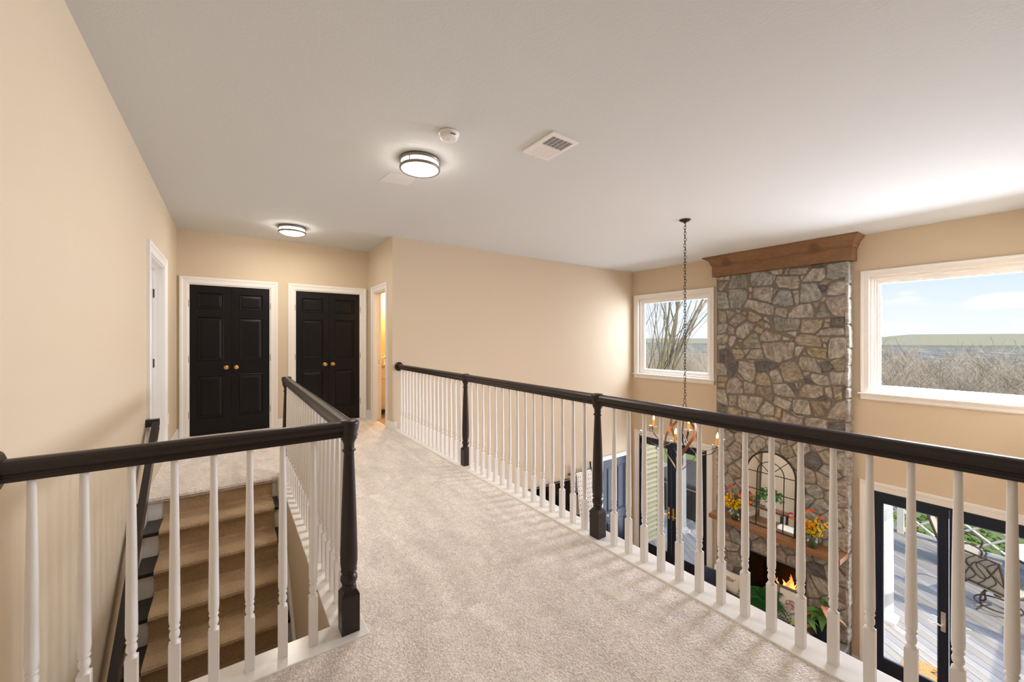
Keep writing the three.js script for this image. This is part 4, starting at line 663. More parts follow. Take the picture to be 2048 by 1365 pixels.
  // leafy plant in white pot and black stand
  const leafG = (len, w, bend) => { const q = []; const n = 8, at = (t, s) => [len * t, len * (0.7 * t - bend * t * t), s * w * Math.sin(Math.PI * Math.pow(t, 0.8)) * (1)]; for (let k = 0; k < n; k++) { const a = k / n, b = (k + 1) / n; for (const s of [-1, 1]) { const lift = (p, e) => [p[0], p[1] + e, p[2]]; q.push([at(a, 0), at(b, 0), lift(at(b, s), 0.012), lift(at(a, s), 0.012)]); } } return quads(q); };
  const plant = (name, label, x, z, potGeos, potMat, y0, seed, mats, n, len) => { const t = thing(name, label, 'plant', [x, -2.95, z]), r = seeded(seed); obj('pot', potGeos, potMat, t); obj('soil', cyl(0.055, 0.055, 0.003, 14, 0, y0 - 0.02, 0), M.soil, t);
    for (let k = 0; k < n; k++) { const L = len * (0.7 + r() * 0.5), g = leafG(L, L * 0.2, 0.7 + r() * 0.5), h = 0.05 + r() * 0.22, a = k * 2.4 + r(); g.translate(0.03, 0, 0); g.rotateY(a); g.translate(0, y0 + h, 0); const st = rod([0, y0 - 0.02, 0], [0.035 * Math.cos(a), y0 + h + 0.005, -0.035 * Math.sin(a)], 0.003, 0.002, 4); const o = obj('leaf', g, mats[Math.floor(r() * mats.length)], t); obj('stalk', st, M.stem, o); } return t; };
  plant('potted_plant', 'yellow-green leafy plant in a white pot on the hearth', 6.56, -2.15, lathe([[0, 0], [0.045, 0], [0.062, 0.03], [0.068, 0.11], [0.064, 0.115], [0.058, 0.1]], 20), M.pot, 0.11, 31, [M.leafLight, M.leafLight, M.leaf], 7, 0.17);
  const ps = thing('plant_stand', 'low black wire plant stand on the hearth', 'plant stand', [6.8, -2.95, -2.0]);
  for (const y of [0.006, 0.2]) { const g = new THREE.TorusGeometry(0.105, 0.006, 6, 28); g.rotateX(Math.PI / 2); g.translate(0, y, 0); obj('ring', prep(g), M.blackMetal, ps); } for (let k = 0; k < 4; k++) { const a = k * 1.571 + 0.5; obj('leg', rod([0.105 * Math.cos(a), 0.006, 0.105 * Math.sin(a)], [0.105 * Math.cos(a), 0.2, 0.105 * Math.sin(a)], 0.005), M.blackMetal, ps); }
  const p2 = plant('potted_plant', 'green and pink leafed plant in a dark pot on the black stand', 6.8, -2.0, lathe([[0, 0.03], [0.085, 0.03], [0.095, 0.21], [0.1, 0.22], [0.088, 0.22], [0.08, 0.19]], 20), M.navyCloth, 0.22, 57, [M.leaf, M.leaf, M.leaf, M.leafPink], 20, 0.24);
}

// ---------------------------------------------------------------- the room below, along its side wall
{
  const tv = thing('television', 'wide black television on the side wall below', 'television', [4.5, -1.81, ZN]);
  obj('housing', box(-0.735, 0.735, -0.43, 0.45, 0.002, 0.05, 0.008), M.black, tv); obj('screen', box(-0.72, 0.72, -0.41, 0.435, 0.05, 0.052), M.screen, tv); obj('bezel', box(-0.735, 0.735, 0.438, 0.45, 0.03, 0.053), M.steel, tv);
  const ld = thing('blanket_ladder', 'dark wooden ladder leaning on the side wall', 'ladder', [5.55, FL, ZN]); const top = 2.14, lean = (y) => 0.2 - 0.16 * y / top;
  for (const s of [-1, 1]) obj('rail', rod([s * 0.235, 0, lean(0)], [s * 0.235, top, lean(top)], 0.026, 0.022, 4), M.tread, ld);
  for (const [y, e] of [[0.35, 0], [0.75, 0], [1.2, 0], [1.6, 0], [2.0, 0.12]]) obj('rung', rod([-0.235 - e, y, lean(y)], [0.26, y, lean(y)], 0.016, 0.016, 8), M.blackMetal, ld);
  const cv = document.createElement('canvas'); cv.width = 256; cv.height = 512; const c = cv.getContext('2d'); c.fillStyle = '#f1ece2'; c.fillRect(0, 0, 256, 512); c.fillStyle = '#3d4350';
  for (let j = 0; j < 18; j++) for (let i = 0; i < 7; i++) { const x = 20 + i * 36, y = 16 + j * 29; c.fillRect(x - 6, y - 2, 13, 4); c.fillRect(x - 2, y - 6, 4, 13); } c.fillStyle = '#cfc4b4'; for (let j = 0; j < 18; j++) c.fillRect(0, 30 + j * 29, 256, 2);
  const qt = new THREE.CanvasTexture(cv); qt.colorSpace = THREE.SRGBColorSpace;
  const pos = [], uv = [], idx = [], NX = 16, NY = 30; for (let j = 0; j <= NY; j++) for (let i = 0; i <= NX; i++) { const u = i / NX, v = j / NY, y = v < 0.2 ? 1.62 + 0.39 * (v / 0.2) : 2.01 - 1.2 * (v - 0.2) / 0.8, f = lean(y) + (v < 0.2 ? -0.028 : 0.03 + 0.012 * Math.sin(u * 9) * v + 0.05 * v) * 1; pos.push(-0.19 + u * 0.4, v > 0.17 && v < 0.23 ? 2.025 : y, v > 0.17 && v < 0.23 ? lean(2.02) + (v - 0.2) * 0.5 : f); uv.push(u, 1 - v); }
  for (let j = 0; j < NY; j++) for (let i = 0; i < NX; i++) { const a = j * (NX + 1) + i; idx.push(a, a + 1, a + NX + 1, a + 1, a + NX + 2, a + NX + 1); }
  const g = new THREE.BufferGeometry(); g.setAttribute('position', new THREE.Float32BufferAttribute(pos, 3)); g.setAttribute('uv', new THREE.Float32BufferAttribute(uv, 2)); g.setIndex(idx); g.computeVertexNormals();
  const q = obj('quilt', g, std(0xffffff, 0.95, { map: qt })); q.position.set(5.55, FL, ZN); tag(q, 'white quilt with dark crosses hung over the ladder', 'quilt');
}
{ // what the mirror shows of the room: console with books and plants, armchair, wooden post
  const co = thing('console_table', 'low dark console table reflected in the arched mirror', 'table', [2.3, FL, -4.7]);
  obj('top', box(-0.2, 0.2, 0.72, 0.76, -0.65, 0.65, 0.005), M.mantel, co); for (const [x, z] of [[-0.17, -0.6], [0.17, -0.6], [-0.17, 0.6], [0.17, 0.6]]) obj('leg', box(x - 0.025, x + 0.025, 0, 0.72, z - 0.025, z + 0.025), M.tread, co); obj('shelf', box(-0.18, 0.18, 0.2, 0.23, -0.62, 0.62), M.mantel, co);
  const br = seeded(77), cols = [0x9d9fa6, 0xd9d6cf, 0x4a4d57, 0xb9b2a6, 0x6d7684, 0xe6e2da, 0x74764f, 0x8a4a38, 0x1d1d20, 0xa98a62, 0x3f6a70], names = ['pale grey', 'off-white', 'charcoal', 'beige', 'slate blue', 'ivory', 'olive', 'rust red', 'black', 'tan', 'teal']; let z = -5.2;
  for (let k = 0; k < 11; k++) { const w = 0.03 + br() * 0.025, h = 0.2 + br() * 0.08, b = thing('book', names[k] + ' hardback book standing on the console', 'book', [2.36, FL + 0.76, z + w / 2], 0, 'books on the console'); obj('cover', [box(-0.08, 0.08, 0, h, -w / 2, -w / 2 + 0.003), box(-0.08, 0.08, 0, h, w / 2 - 0.003, w / 2), box(0.077, 0.08, 0, h, -w / 2, w / 2)], std(cols[k], 0.7), b); obj('pages', box(-0.076, 0.077, 0.004, h - 0.004, -w / 2 + 0.003, w / 2 - 0.003), M.cream, b); z += w + 0.004; }
  const pl = thing('potted_plant', 'bushy green plant on the console reflected in the mirror', 'plant', [2.3, FL + 0.76, -4.45]); obj('pot', lathe([[0, 0], [0.08, 0], [0.1, 0.15], [0.09, 0.15]], 16), M.pot, pl); const lf = []; for (let k = 0; k < 130; k++) { const a = br() * 6.28, r = 0.3 * Math.sqrt(br()), g = ball(0.035, 0, 0, 0, 1.5, 0.2, 0.7, 6); g.rotateX(br() * 3); g.rotateY(br() * 6); g.translate(Math.cos(a) * r, 0.2 + br() * 0.36 * (1.1 - r * 2), Math.sin(a) * r); lf.push(g); } obj('leaves', lf, M.fern, pl).userData.kind = 'stuff';
  const ch = thing('armchair', 'white upholstered armchair reflected in the arched mirror', 'armchair', [4.0, FL, -3.3]); obj('seat', box(-0.42, 0.42, 0.18, 0.45, -0.4, 0.4, 0.06), M.cream, ch); obj('backrest', box(-0.46, -0.24, 0.18, 0.85, -0.44, 0.44, 0.07), M.cream, ch); for (const s of [-1, 1]) obj('armrest', box(-0.42, 0.42, 0.18, 0.62, s * 0.45 - 0.09, s * 0.45 + 0.09, 0.05), M.cream, ch); for (const [x, zz] of [[-0.36, -0.4], [0.36, -0.4], [-0.36, 0.4], [0.36, 0.4]]) obj('leg', cyl(0.02, 0.03, 0.2, 8, x, 0, zz), M.tread, ch);
  const po = struct('trim_10', box(1.86, 2.02, FL, -0.31, -3.75, -3.59, 0.006), M.crown, 'wooden post that carries the loft edge');
  const l = thing('ceiling_light', 'flat round ceiling light under the loft', 'ceiling light', [1.25, -0.3, -3.2]); obj('rim', lathe([[0, 0], [0.15, 0], [0.15, -0.02], [0.14, -0.022]], 28), M.white, l); obj('diffuser', lathe([[0, -0.03], [0.1, -0.028], [0.14, -0.02]], 28), glow(0xfff0d8, 1.6), l);
  const pt = new THREE.PointLight(0xffeacb, LAMP * 0.5); pt.position.set(1.25, -0.4, -3.2); pt.shadow.radius = 5; pt.castShadow = true; scene.add(pt);
}
{ // wrought-iron chandelier on a long chain
  const t = thing('chandelier', 'wrought-iron candle chandelier on a long chain', 'chandelier', [4.475, 0, -2.687]);
  obj('canopy', lathe([[0, HC], [0.065, HC], [0.066, HC - 0.006], [0.05, HC - 0.018], [0.02, HC - 0.03], [0.008, HC - 0.045], [0, HC - 0.046]], 24), M.iron, t);
  const links = []; for (let k = 0, y = HC - 0.06; y > 0.52; y -= 0.036, k++) { const g = new THREE.TorusGeometry(0.012, 0.0032, 5, 10); g.scale(1, 1.9, 1); g.rotateY(k % 2 ? 1.9 : 0.35); g.translate(0.003 * Math.sin(k * 1.7), y, 0.003 * Math.cos(k * 2.3)); links.push(prep(g)); }
  obj('chain', links, M.iron, t).userData.label = 'dark iron chain';
  const tilt = new THREE.Euler(0.055, 0, -0.078), hang = new THREE.Vector3(0, 0.52, 0).sub(new THREE.Vector3(0, 0.52, 0).applyEuler(tilt)), lie = new THREE.Matrix4().makeRotationFromEuler(tilt).setPosition(hang);
  const hung = (name, geos, mat, parent) => { const o = obj(name, geos, mat, parent); o.geometry = o.geometry.clone().applyMatrix4(lie); return o; };
  const tor = new THREE.TorusGeometry(0.05, 0.005, 8, 28); tor.rotateY(0.9); tor.translate(0, 0.47, 0); hung('ring', prep(tor), M.iron, t);
  hung('stem', [rod([0, 0.43, 0], [0, -0.3, 0], 0.007), ball(0.022, 0, -0.33, 0)], M.iron, t);
  for (let k = 0; k < 4; k++) { const pts = [[0.42, 0.02], [0.37, 0.09], [0.29, 0.155], [0.17, 0.2], [0.04, 0.19], [-0.1, 0.165], [-0.22, 0.085], [-0.31, 0.015]].map(([y, r], i) => { const a = k * 1.571 + 0.9 + i * 0.34; return [r * Math.cos(a), y, r * Math.sin(a)]; }); const c = new THREE.CatmullRomCurve3(pts.map((p) => new THREE.Vector3(...p))); hung('cage_strap', strap(pts, 0.034, 0.005, (u) => { const p = c.getPoint(u); return new THREE.Vector3(-p.z, 0, p.x).normalize(); }), M.rust, t); }
  for (let k = 0; k < 6; k++) {
    const a = 0.617 + 0.05 + k * Math.PI / 3, d = (r, y) => [r * Math.cos(a), y, r * Math.sin(a)], side = new THREE.Vector3(-Math.sin(a), 0, Math.cos(a));
    const arm = hung('arm', [strap([d(0.03, 0.14), d(0.12, 0.02), d(0.24, -0.03), d(0.36, 0.0), d(0.44, 0.06), d(0.455, 0.115)], 0.017, 0.005, () => side), strap([d(0.44, 0.07), d(0.49, 0.05), d(0.505, 0.085), d(0.48, 0.1), d(0.47, 0.08)], 0.014, 0.004, () => side, 18), strap([d(0.2, -0.028), d(0.24, -0.08), d(0.29, -0.075), d(0.285, -0.04), d(0.26, -0.05)], 0.014, 0.004, () => side, 18)], M.iron, t);
    const [x, , z] = d(0.455, 0);
    hung('drip_pan', lathe([[0, 0.112], [0.02, 0.114], [0.045, 0.124], [0.05, 0.132], [0.046, 0.133], [0.02, 0.122], [0, 0.122]], 18, x, 0, z), M.steel, arm);
    hung('candle_sleeve', cyl(0.0125, 0.0125, 0.095, 12, x, 0.12, z), M.wax, arm);
    hung('flame_bulb', lathe([[0, 0.214], [0.008, 0.216], [0.0125, 0.232], [0.009, 0.252], [0.003, 0.272], [0, 0.28]], 10, x, 0, z), glow(0xffd79a, 7), arm);
    const e = new THREE.Vector3(x, 0.238, z).applyMatrix4(lie), l = new THREE.PointLight(0xffc47a, 0.3); l.position.set(4.475 + e.x, e.y, -2.687 + e.z); l.shadow.radius = 0.5; l.castShadow = true; scene.add(l);
  }
}

// ---------------------------------------------------------------- outdoors: deck, porch, garden
{
  const dk = structGroup('floor_deck', 'grey deck of diagonal boards behind the house'), W = 0.14, X0 = XF + WT + 0.01, X1 = 13.4, Z0 = -9, Z1 = 3.2, dir = [-0.585, 0.811], nrm = [0.811, 0.585];
  const cs = [[X0, Z0], [X1, Z0], [X1, Z1], [X0, Z1]], ps = cs.map((p) => p[0] * nrm[0] + p[1] * nrm[1]), lo = Math.min(...ps), hi = Math.max(...ps);
  const deckMats = [0xffffff, 0xe9e9ee, 0xf4efe8].map((c) => std(c, 0.8, { map: deckTex }));
  for (let s = lo, k = 0; s < hi; s += W, k++) {
    let p = clipHalf(clipHalf(cs, -nrm[0], -nrm[1], -(s + 0.003)), nrm[0], nrm[1], s + W - 0.003); if (p.length < 3) continue;
    const top = p.map(([x, z]) => [x, DECK, z]), bot = p.map(([x, z]) => [x, DECK - 0.025, z]), pos = [], uv = [], put = (v) => { pos.push(...v); uv.push(v[0] * dir[0] + v[2] * dir[1] + k * 0.37, v[0] * nrm[0] + v[2] * nrm[1] + v[1]); };
    for (let i = 1; i + 1 < p.length; i++) { put(top[0]); put(top[i + 1]); put(top[i]); } for (let i = 0; i < p.length; i++) { const j = (i + 1) % p.length; put(top[i]); put(top[j]); put(bot[j]); put(top[i]); put(bot[j]); put(bot[i]); }
    const g = new THREE.BufferGeometry(); g.setAttribute('position', new THREE.Float32BufferAttribute(pos, 3)); g.setAttribute('uv', new THREE.Float32BufferAttribute(uv, 2)); g.computeVertexNormals(); obj('board', g, deckMats[k % 3], dk);
  }
  obj('joists', box(X0, X1, DECK - 0.3, DECK - 0.03, Z0, Z1), M.tub, dk);
  // porch columns and the pergola they carry
  const pg = thing('pergola', 'white open beam and rafters carried by the porch columns', 'pergola'); obj('beam', box(8.86, 9.04, -0.86, -0.62, -5.6, 3), M.outWhite, pg);
  for (let k = 0; k < 6; k++) obj('rafter', box(7.32, 9.3, -0.62, -0.48, -5.5 + k * 1.65, -5.42 + k * 1.65), M.outWhite, pg);
  for (const [z, lab] of [[-1.79, 'white round porch column outside the right doors'], [-5.47, 'white round porch column outside the left doors']]) {
    const c = thing('porch_column', lab, 'column', [8.95, DECK, z], 0, 'porch columns'); obj('plinth', box(-0.155, 0.155, 0, 0.06, -0.155, 0.155, 0.006), M.outWhite, c);
    obj('base_moulding', lathe([[0, 0.06], [0.15, 0.06], [0.155, 0.08], [0.15, 0.1], [0.128, 0.108], [0.126, 0.12], [0.116, 0.14], [0.112, 0.16]], 28), M.outWhite, c); obj('shaft', lathe([[0.112, 0.15], [0.112, 0.9], [0.1, 2.36]], 28), M.outWhite, c); obj('capital', [lathe([[0.1, 2.34], [0.115, 2.36], [0.1, 2.38], [0.1, 2.42], [0.13, 2.46]], 28), box(-0.14, 0.14, 2.46, 2.54, -0.14, 0.14)], M.outWhite, c);
  }
  // clapboard wing beside the left doors
  const sidingAlt = std(0xdfd3a6, 0.65), wg = structGroup('wall_wing', 'pale yellow clapboard wing outside the left doors'); obj('core', box(XF + WT, 8.2, DECK - 0.5, -0.2, -6.4, -5.66), M.siding, wg); obj('corner_board', box(8.2, 8.29, DECK, -0.2, -5.74, -5.62), M.outWhite, wg);
  for (let k = 0; k < 28; k++) { const y = DECK + k * 0.113; obj('clapboard', quads([[[XF + WT, y, -5.622], [8.2, y, -5.622], [8.2, y + 0.118, -5.658], [XF + WT, y + 0.118, -5.658]], [[XF + WT, y, -5.66], [8.2, y, -5.66], [8.2, y, -5.622], [XF + WT, y, -5.622]]]), k % 3 === 1 ? sidingAlt : M.siding, wg); }
  // deck railings
  const rl = thing('deck_railing', 'white deck railing with crossed lattice panels', 'railing', [13.2, DECK, 0]);
  const posts = [-6.9, -4.6, -2.35, -0.1, 2.2]; for (const z of posts) { const p = obj('post', box(-0.06, 0.06, 0, 1.06, z - 0.06, z + 0.06, 0.004), M.outWhite, rl); obj('cap', [box(-0.075, 0.075, 1.06, 1.085, z - 0.075, z + 0.075), ball(0.04, 0, 1.11, z)], M.outWhite, p); }
  for (let i = 0; i + 1 < posts.length; i++) { const a = posts[i] + 0.06, b = posts[i + 1] - 0.06; obj('top_rail', box(-0.045, 0.045, 0.93, 0.97, a, b, 0.01), M.blackMetal, rl); obj('bottom_rail', box(-0.03, 0.03, 0.06, 0.12, a, b), M.outWhite, rl);
    if (i === 0 || i === 3) { for (let k = 1; k < 18; k++) { const z = lerp(a, b, k / 18); obj('picket', box(-0.018, 0.018, 0.12, 0.93, z - 0.018, z + 0.018), M.outWhite, rl); } }
    else { const zm = (a + b) / 2, L = (p, q) => { const g = rod([0, p[1], p[0]], [0, q[1], q[0]], 0.026, 0.026, 4); obj('lattice_bar', g, M.outWhite, rl); }; for (const [z0, z1] of [[a, zm], [zm, b]]) { L([z0, 0.12], [z1, 0.93]); L([z0, 0.93], [z1, 0.12]); L([z0, 0.52], [(z0 + z1) / 2, 0.93]); L([(z0 + z1) / 2, 0.93], [z1, 0.52]); L([z1, 0.52], [(z0 + z1) / 2, 0.12]); L([(z0 + z1) / 2, 0.12], [z0, 0.52]); } } }
  // hot tub
  const ht = thing('hot_tub', 'dark hot tub with folded cover on the deck', 'hot tub', [10.75, DECK, -5.9]); obj('skirt', box(-1.05, 1.05, 0, 0.78, -1.05, 1.05, 0.06), M.tubSkin, ht); for (let k = 0; k < 8; k++) obj('skirt_panel', box(-1.062, -1.05, 0.04, 0.74, -0.98 + k * 0.25, -0.75 + k * 0.25), M.tubSkin, ht); obj('cover', box(-1.09, 1.09, 0.78, 0.88, -1.09, 1.09, 0.04), M.tubLid, ht); obj('cover_edge', box(-1.1, 1.1, 0.765, 0.8, -1.1, 1.1, 0.01), M.lidEdge, ht);
  // door mat
  const cv = document.createElement('canvas'); cv.width = 256; cv.height = 160; const c = cv.getContext('2d'); c.fillStyle = '#b98f5a'; c.fillRect(0, 0, 256, 160); const r = seeded(3); for (let k = 0; k < 2600; k++) { c.fillStyle = ['#9d7645', '#cfa76f', '#84623a'][k % 3]; c.fillRect(r() * 256, r() * 160, 3, 2); } c.strokeStyle = '#3a2c22'; c.lineWidth = 7; c.beginPath(); c.moveTo(60, 110); c.bezierCurveTo(90, 30, 120, 130, 150, 70); c.bezierCurveTo(170, 40, 190, 100, 210, 60); c.stroke();
  const mt = new THREE.CanvasTexture(cv); mt.colorSpace = THREE.SRGBColorSpace; const mg = new THREE.BoxGeometry(0.45, 0.015, 0.75); const m = obj('door_mat', mg, std(0xffffff, 0.95, { map: mt })); m.position.set(7.95, DECK + 0.0085, -1.02); tag(m, 'tan coir door mat on the deck outside the right doors', 'door mat');
  // patio table and chairs
  const tb = thing('patio_table', 'round patio table with pale stone top', 'table', [12.0, DECK, 0.05]); obj('top', lathe([[0, 0.7], [0.72, 0.7], [0.74, 0.712], [0.74, 0.73], [0.72, 0.74], [0, 0.74]], 40), M.tableTop, tb); obj('rim', lathe([[0.74, 0.69], [0.76, 0.69], [0.76, 0.735], [0.74, 0.735]], 40), M.patioMetal, tb); for (let k = 0; k < 4; k++) { const a = k * 1.571 + 0.78, d = (q, y) => [q * Math.cos(a), y, q * Math.sin(a)]; obj('leg', tube([d(0.5, 0.7), d(0.3, 0.5), d(0.28, 0.25), d(0.5, 0)], 0.025, 16, 6), M.patioMetal, tb); }
  const chair = (x, z, turn, label) => {   // faces local +x, backrest at -x
    const t = thing('patio_chair', label, 'patio chair', [x, DECK, z], turn, 'swivel patio chairs');
    obj('seat', [box(-0.25, 0.27, 0.4, 0.45, -0.26, 0.26, 0.02)], M.sling, t); obj('seat_frame', [tube([[-0.27, 0.41, -0.28], [0.28, 0.41, -0.28], [0.3, 0.41, 0], [0.28, 0.41, 0.28], [-0.27, 0.41, 0.28]], 0.014, 24, 6)], M.patioMetal, t);
    const B = (z2, y) => [-0.27 - (y - 0.42) * 0.32, y, z2];
    obj('back_sling', quads([[B(-0.24, 0.45), B(0.24, 0.45), B(0.24, 0.98), B(-0.24, 0.98)].map(([a, b, c2]) => [a + 0.02, b, c2])]), M.sling, t);
    for (const s of [-1, 1]) { obj('back_post', rod(B(s * 0.27, 0.4), B(s * 0.27, 1.02), 0.018, 0.018, 4), M.patioMetal, t); obj('armrest', tube([[-0.36, 0.64, s * 0.29], [-0.1, 0.68, s * 0.33], [0.18, 0.66, s * 0.33], [0.26, 0.58, s * 0.31], [0.22, 0.42, s * 0.28]], 0.016, 20, 6), M.patioMetal, t); }
    obj('back_rail', rod(B(-0.28, 1.02), B(0.28, 1.02), 0.018, 0.018, 4), M.patioMetal, t); obj('back_rail', rod(B(-0.27, 0.46), B(0.27, 0.46), 0.014), M.patioMetal, t);
    for (const z2 of [-0.13, 0.0, 0.13]) obj('back_bar', tube([B(z2 - 0.1, 0.46), B(z2 + 0.05, 0.66), B(z2 - 0.04, 0.84), B(z2 + 0.12, 1.02)].map(([a, b, c2]) => [a - 0.012, b, c2]), 0.009, 16, 5), M.patioMetal, t);
    obj('back_bar', tube([B(-0.27, 0.52), B(0, 0.9), B(0.27, 0.62)].map(([a, b, c2]) => [a - 0.016, b, c2]), 0.01, 16, 5), M.patioMetal, t); obj('back_bar', tube([B(-0.27, 0.92), B(0, 0.62), B(0.27, 0.98)].map(([a, b, c2]) => [a - 0.016, b, c2]), 0.01, 16, 5), M.patioMetal, t);
    obj('swivel', cyl(0.05, 0.05, 0.12, 12, 0, 0.28, 0), M.patioMetal, t); const rg = new THREE.TorusGeometry(0.27, 0.012, 6, 32); rg.rotateX(Math.PI / 2); rg.translate(0, 0.13, 0); obj('base_ring', prep(rg), M.patioMetal, t);
    for (let k = 0; k < 4; k++) { const a = k * 1.571 + 0.4, d = (q, y) => [q * Math.cos(a), y, q * Math.sin(a)]; obj('leg', tube([d(0.04, 0.38), d(0.2, 0.33), d(0.25, 0.18), d(0.23, 0.08), d(0.3, 0.012)], 0.015, 16, 6), M.patioMetal, t); }
  };
  chair(10.72, -0.7, -0.45, 'bronze swivel patio chair nearest the glazed doors, seen from behind'); chair(12.1, -1.25, -1.5, 'bronze swivel patio chair at the left side of the patio table'); chair(13.0, 0.0, 3.2, 'bronze swivel patio chair at the far side of the patio table'); chair(11.9, 1.25, 1.5, 'bronze swivel patio chair at the right side of the patio table');
  // a low hedge behind the railing
  for (let k = 0; k < 9; k++) { const l = [], z = -4.2 + k * 0.75; for (let q = 0; q < 170; q++) { const a = r() * 6.28, e = Math.acos(2 * r() - 1), R = 0.5 * (0.8 + 0.2 * r()), g = ball(0.05, 0, 0, 0, 1.5, 0.25, 0.8, 5); g.rotateX(r() * 3); g.rotateY(r() * 6); g.translate(R * Math.sin(e) * Math.cos(a), 0.45 + R * Math.cos(e), R * Math.sin(e) * Math.sin(a)); l.push(g); } const h = thing('shrub', 'bright green shrub in the row behind the deck railing', 'shrub', [14.3, -4.1, z], 0, 'shrubs behind the railing'); obj('leaves', l, M.shrub, h).userData.kind = 'stuff'; obj('stem', cyl(0.03, 0.02, 0.5, 6, 0, 0, 0), M.bark, h); }
}

// ---------------------------------------------------------------- outdoors: lawn, wooded slope, valley and ridge
const ground = (x) => (x < 19 ? -4.1 : x < 46 ? -4.1 - 8.4 * smooth(19, 46, x) : x < 400 ? -12.5 - (x - 46) * 0.128 : -57.8);
{
  const strip = (xs, zw, y, m) => { const q = []; for (let i = 0; i + 1 < xs.length; i++) for (let k = 0; k < 12; k++) { const f = (x, j) => -zw(x) + 2 * zw(x) * j / 12; q.push([[xs[i], y(xs[i]), f(xs[i], k)], [xs[i + 1], y(xs[i + 1]), f(xs[i + 1], k)], [xs[i + 1], y(xs[i + 1]), f(xs[i + 1], k + 1)], [xs[i], y(xs[i]), f(xs[i], k + 1)]]); } return quads(q); };
  struct('ground', strip([7.0, 10, 14, 19, 23], () => 60, ground), M.grass, 'green lawn below the deck');
  const leafTex = dataTex(256, 256, (u, v) => { const k = 0.75 + 0.5 * fbm(u * 24, v * 24, 24, 4, 5); return [150 * k, 132 * k, 106 * k]; }, { rx: 0.2, ry: 0.2 });
  struct('ground_slope', strip([22.99, 27, 32, 38, 46, 70, 120, 200, 300, 400], (x) => 60 + x * 2.2, ground), std(0xffffff, 1, { map: leafTex }), 'leaf-strewn wooded slope');
  const field = dataTex(1024, 1024, (u, v) => { const wood = fbm(u * 26, v * 60, 60 * 26, 4, 17), f = vnoise(Math.floor(u * 40) + 0.5, Math.floor(v * 90) + 0.5, 4096, 23); const a = smooth(0.42, 0.5, wood); const open = f > 0.6 ? [190, 176, 146] : f > 0.3 ? [158, 154, 126] : [198, 188, 164]; return open.map((c, i) => lerp(c, [118, 122, 122][i], a)); }, { rx: 1 / 1800, ry: 1 / 1800 });
  struct('ground_valley', strip([399, 900, 1600, 2600, 4200], (x) => x * 1.6, () => -57.8), std(0xffffff, 1, { map: field }), 'distant valley of woods and pale fields');
  const ridge = (x, base, h0, h1, m, label, s) => { const q = [], n = 90; const H = (z) => base + h0 * (0.45 + 0.55 * smooth(-1250, -820, z)) + h1 * fbm(z / 900 + 20, s, 64, 3, s); for (let i = 0; i < n; i++) { const a = -6400 + 12800 * i / n, b = -6400 + 12800 * (i + 1) / n; q.push([[x, base, a], [x + 500, H(a), a], [x + 500, H(b), b], [x, base, b]], [[x + 500, H(a), a], [x + 1200, H(a) - 10, a], [x + 1200, H(b) - 10, b], [x + 500, H(b), b]]); } struct('hill', quads(q), m, label); };
  ridge(3700, -57.8, 6, 14, std(0x857f6c, 1), 'low wooded hill line across the valley', 3);
  ridge(4600, -57.8, 92, 14, std(0xa8a288, 1), 'far ridge of dry winter grass on the horizon', 8);
}
// bare trees
function growTree(seed, { stems, height, spread, r0, twigR, levels, kids, lean = 0 }) {
  const r = seeded(seed), wood = [[], []];
  const tri = (list, a, b, ra, rb, n) => { const d = b.clone().sub(a).normalize(), u = new THREE.Vector3(Math.abs(d.y) > 0.9 ? 1 : 0, Math.abs(d.y) > 0.9 ? 0 : 1, 0).cross(d).normalize(), v = d.clone().cross(u); const P = (c, q, k) => { const t = k / n * 6.2832; return [c.x + q * (Math.cos(t) * u.x + Math.sin(t) * v.x), c.y + q * (Math.cos(t) * u.y + Math.sin(t) * v.y), c.z + q * (Math.cos(t) * u.z + Math.sin(t) * v.z)]; }; for (let k = 0; k < n; k++) { const A = P(a, ra, k), B = P(a, ra, k + 1), C = P(b, rb, k + 1), D = P(b, rb, k); list.push(...A, ...B, ...C, ...A, ...C, ...D); } };
  const grow = (p, d, len, rad, lev) => {
    const segs = lev === 0 ? 6 : 3; let a = p.clone(), dir = d.clone(), ra = rad; const list = wood[lev < 2 ? 0 : 1];
    for (let i = 0; i < segs; i++) {
      dir.add(new THREE.Vector3((r() - 0.5) * 0.3, lev ? 0.035 : 0.07, (r() - 0.5) * 0.3)).normalize(); const b = a.clone().addScaledVector(dir, len / segs), rb = Math.max(twigR, rad * (1 - (i + 1) / segs * 0.75)); tri(list, a, b, ra, rb, lev === 0 ? 6 : lev === 1 ? 4 : 3);
      if (lev < levels && (lev > 0 || i > 0)) { const n = lev === 0 ? kids : kids - 1; for (let k = 0; k < n; k++) { const az = r() * 6.283, side = new THREE.Vector3(Math.cos(az), 0.15 + 0.5 * r(), Math.sin(az)).multiplyScalar(spread); grow(a.clone().lerp(b, r()), dir.clone().add(side).normalize(), len * (0.36 + 0.2 * r()), Math.max(twigR, rb * 0.5), lev + 1); } }
      a = b; ra = rb;
    }
  };
  for (let s = 0; s < stems; s++) { const a = r() * 6.283, o = stems > 1 ? 0.5 : 0; grow(new THREE.Vector3(Math.cos(a) * o * r(), 0, Math.sin(a) * o * r()), new THREE.Vector3(Math.cos(a) * 0.16 * (stems > 1 ? 1 : 0.2) - lean * 0.2, 1, Math.sin(a) * 0.16 * (stems > 1 ? 1 : 0.2) + lean).normalize(), height * (0.75 + 0.3 * r()), r0 * (0.75 + 0.4 * r()), 0); }
  return wood.map((l) => { const g = new THREE.BufferGeometry(); g.setAttribute('position', new THREE.Float32BufferAttribute(l, 3)); g.computeVertexNormals(); return prep(g); });
}
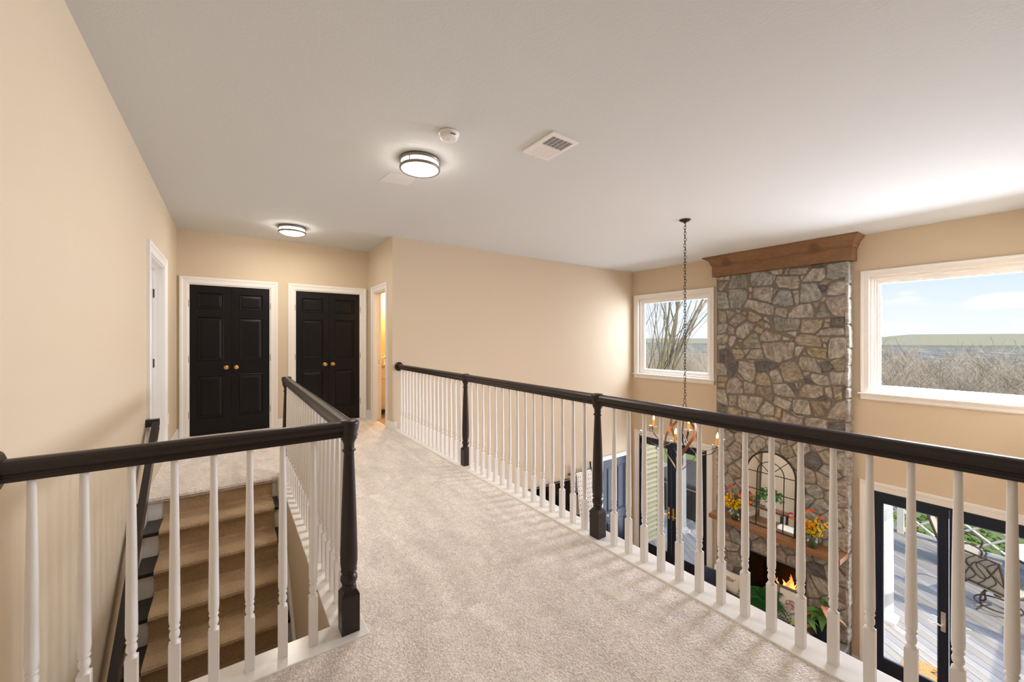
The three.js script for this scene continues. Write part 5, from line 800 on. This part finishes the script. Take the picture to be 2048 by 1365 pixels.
{
  const kinds = [[41, 1], [42, 2], [43, 1], [44, 3]].map(([s, n]) => growTree(s, { stems: n, height: 11, spread: 1.25, r0: 0.16 / Math.sqrt(n), twigR: 0.0095, levels: 3, kids: n > 1 ? 3 : 4 }));
  const tw = [0xcdbfac, 0xd6cab8, 0xb5a591].map((c) => std(c, 0.95)), r = seeded(606);
  const protos = kinds.map(([a, b], i) => { const g = new THREE.Group(); const A = new THREE.Mesh(a, M.trunk); A.name = 'trunk'; const B = new THREE.Mesh(b, tw[i % 3]); B.name = 'twigs'; B.userData.kind = 'stuff'; A.castShadow = B.castShadow = A.receiveShadow = B.receiveShadow = true; g.add(A, B); b.computeBoundingBox(); g.userData.top = b.boundingBox.max.y; return g; });
  const plantTree = (x, z, h, k, label, group) => { const o = protos[k].clone(); o.name = numbered('bare_tree'); o.position.set(x, ground(x) - 0.2, z); o.rotation.y = r() * 6.28; o.scale.setScalar(h / protos[k].userData.top); o.userData = {}; tag(o, label, 'tree', group); scene.add(o); };
  for (let k = 0; k < 36; k++) { const x = 30 + 6.5 * (k % 6) + 3 * r(), z = x * lerp(-0.27, 0.06, (Math.floor(k / 6) + 0.15 + 0.7 * r()) / 6); const top = EYE - x * (0.0 + 0.035 * r()); plantTree(x, z, (top - ground(x)) * 1.05, k % 4, 'bare winter tree in the thicket outside the right window', 'thicket outside the right window'); }
  for (let k = 0; k < 25; k++) { const x = 27 + 7.5 * (k % 5) + 3 * r(), z = x * lerp(-0.82, -0.46, (Math.floor(k / 5) + 0.15 + 0.7 * r()) / 5); const top = EYE - x * (-0.01 + 0.04 * r()); plantTree(x, z, (top - ground(x)) * 1.02, k % 4, 'bare winter tree in the thicket outside the left window', 'thicket outside the left window'); }
  for (const [u, x, rise, label] of [[-0.195, 30, 0.012, 'bare dark tree at the left edge of the right window'], [-0.072, 34, 0.012, 'tall bare tree at the right of the right window']]) plantTree(x, x * u, (EYE - x * -0.001 * 1 - x * rise * 0.2 - ground(x)) * 0.93, 1, label);
  const [a, b] = growTree(71, { stems: 6, height: 14, spread: 0.5, r0: 0.12, twigR: 0.008, levels: 2, kids: 2, lean: 0.16 }), c = thing('bare_tree', 'clump of tall leaning bare stems outside the left window', 'tree', [20, -4.6, -14.3]); obj('trunk', a, M.trunk, c); obj('twigs', b, tw[2], c).userData.kind = 'stuff';
}
renderer.render(scene, camera);
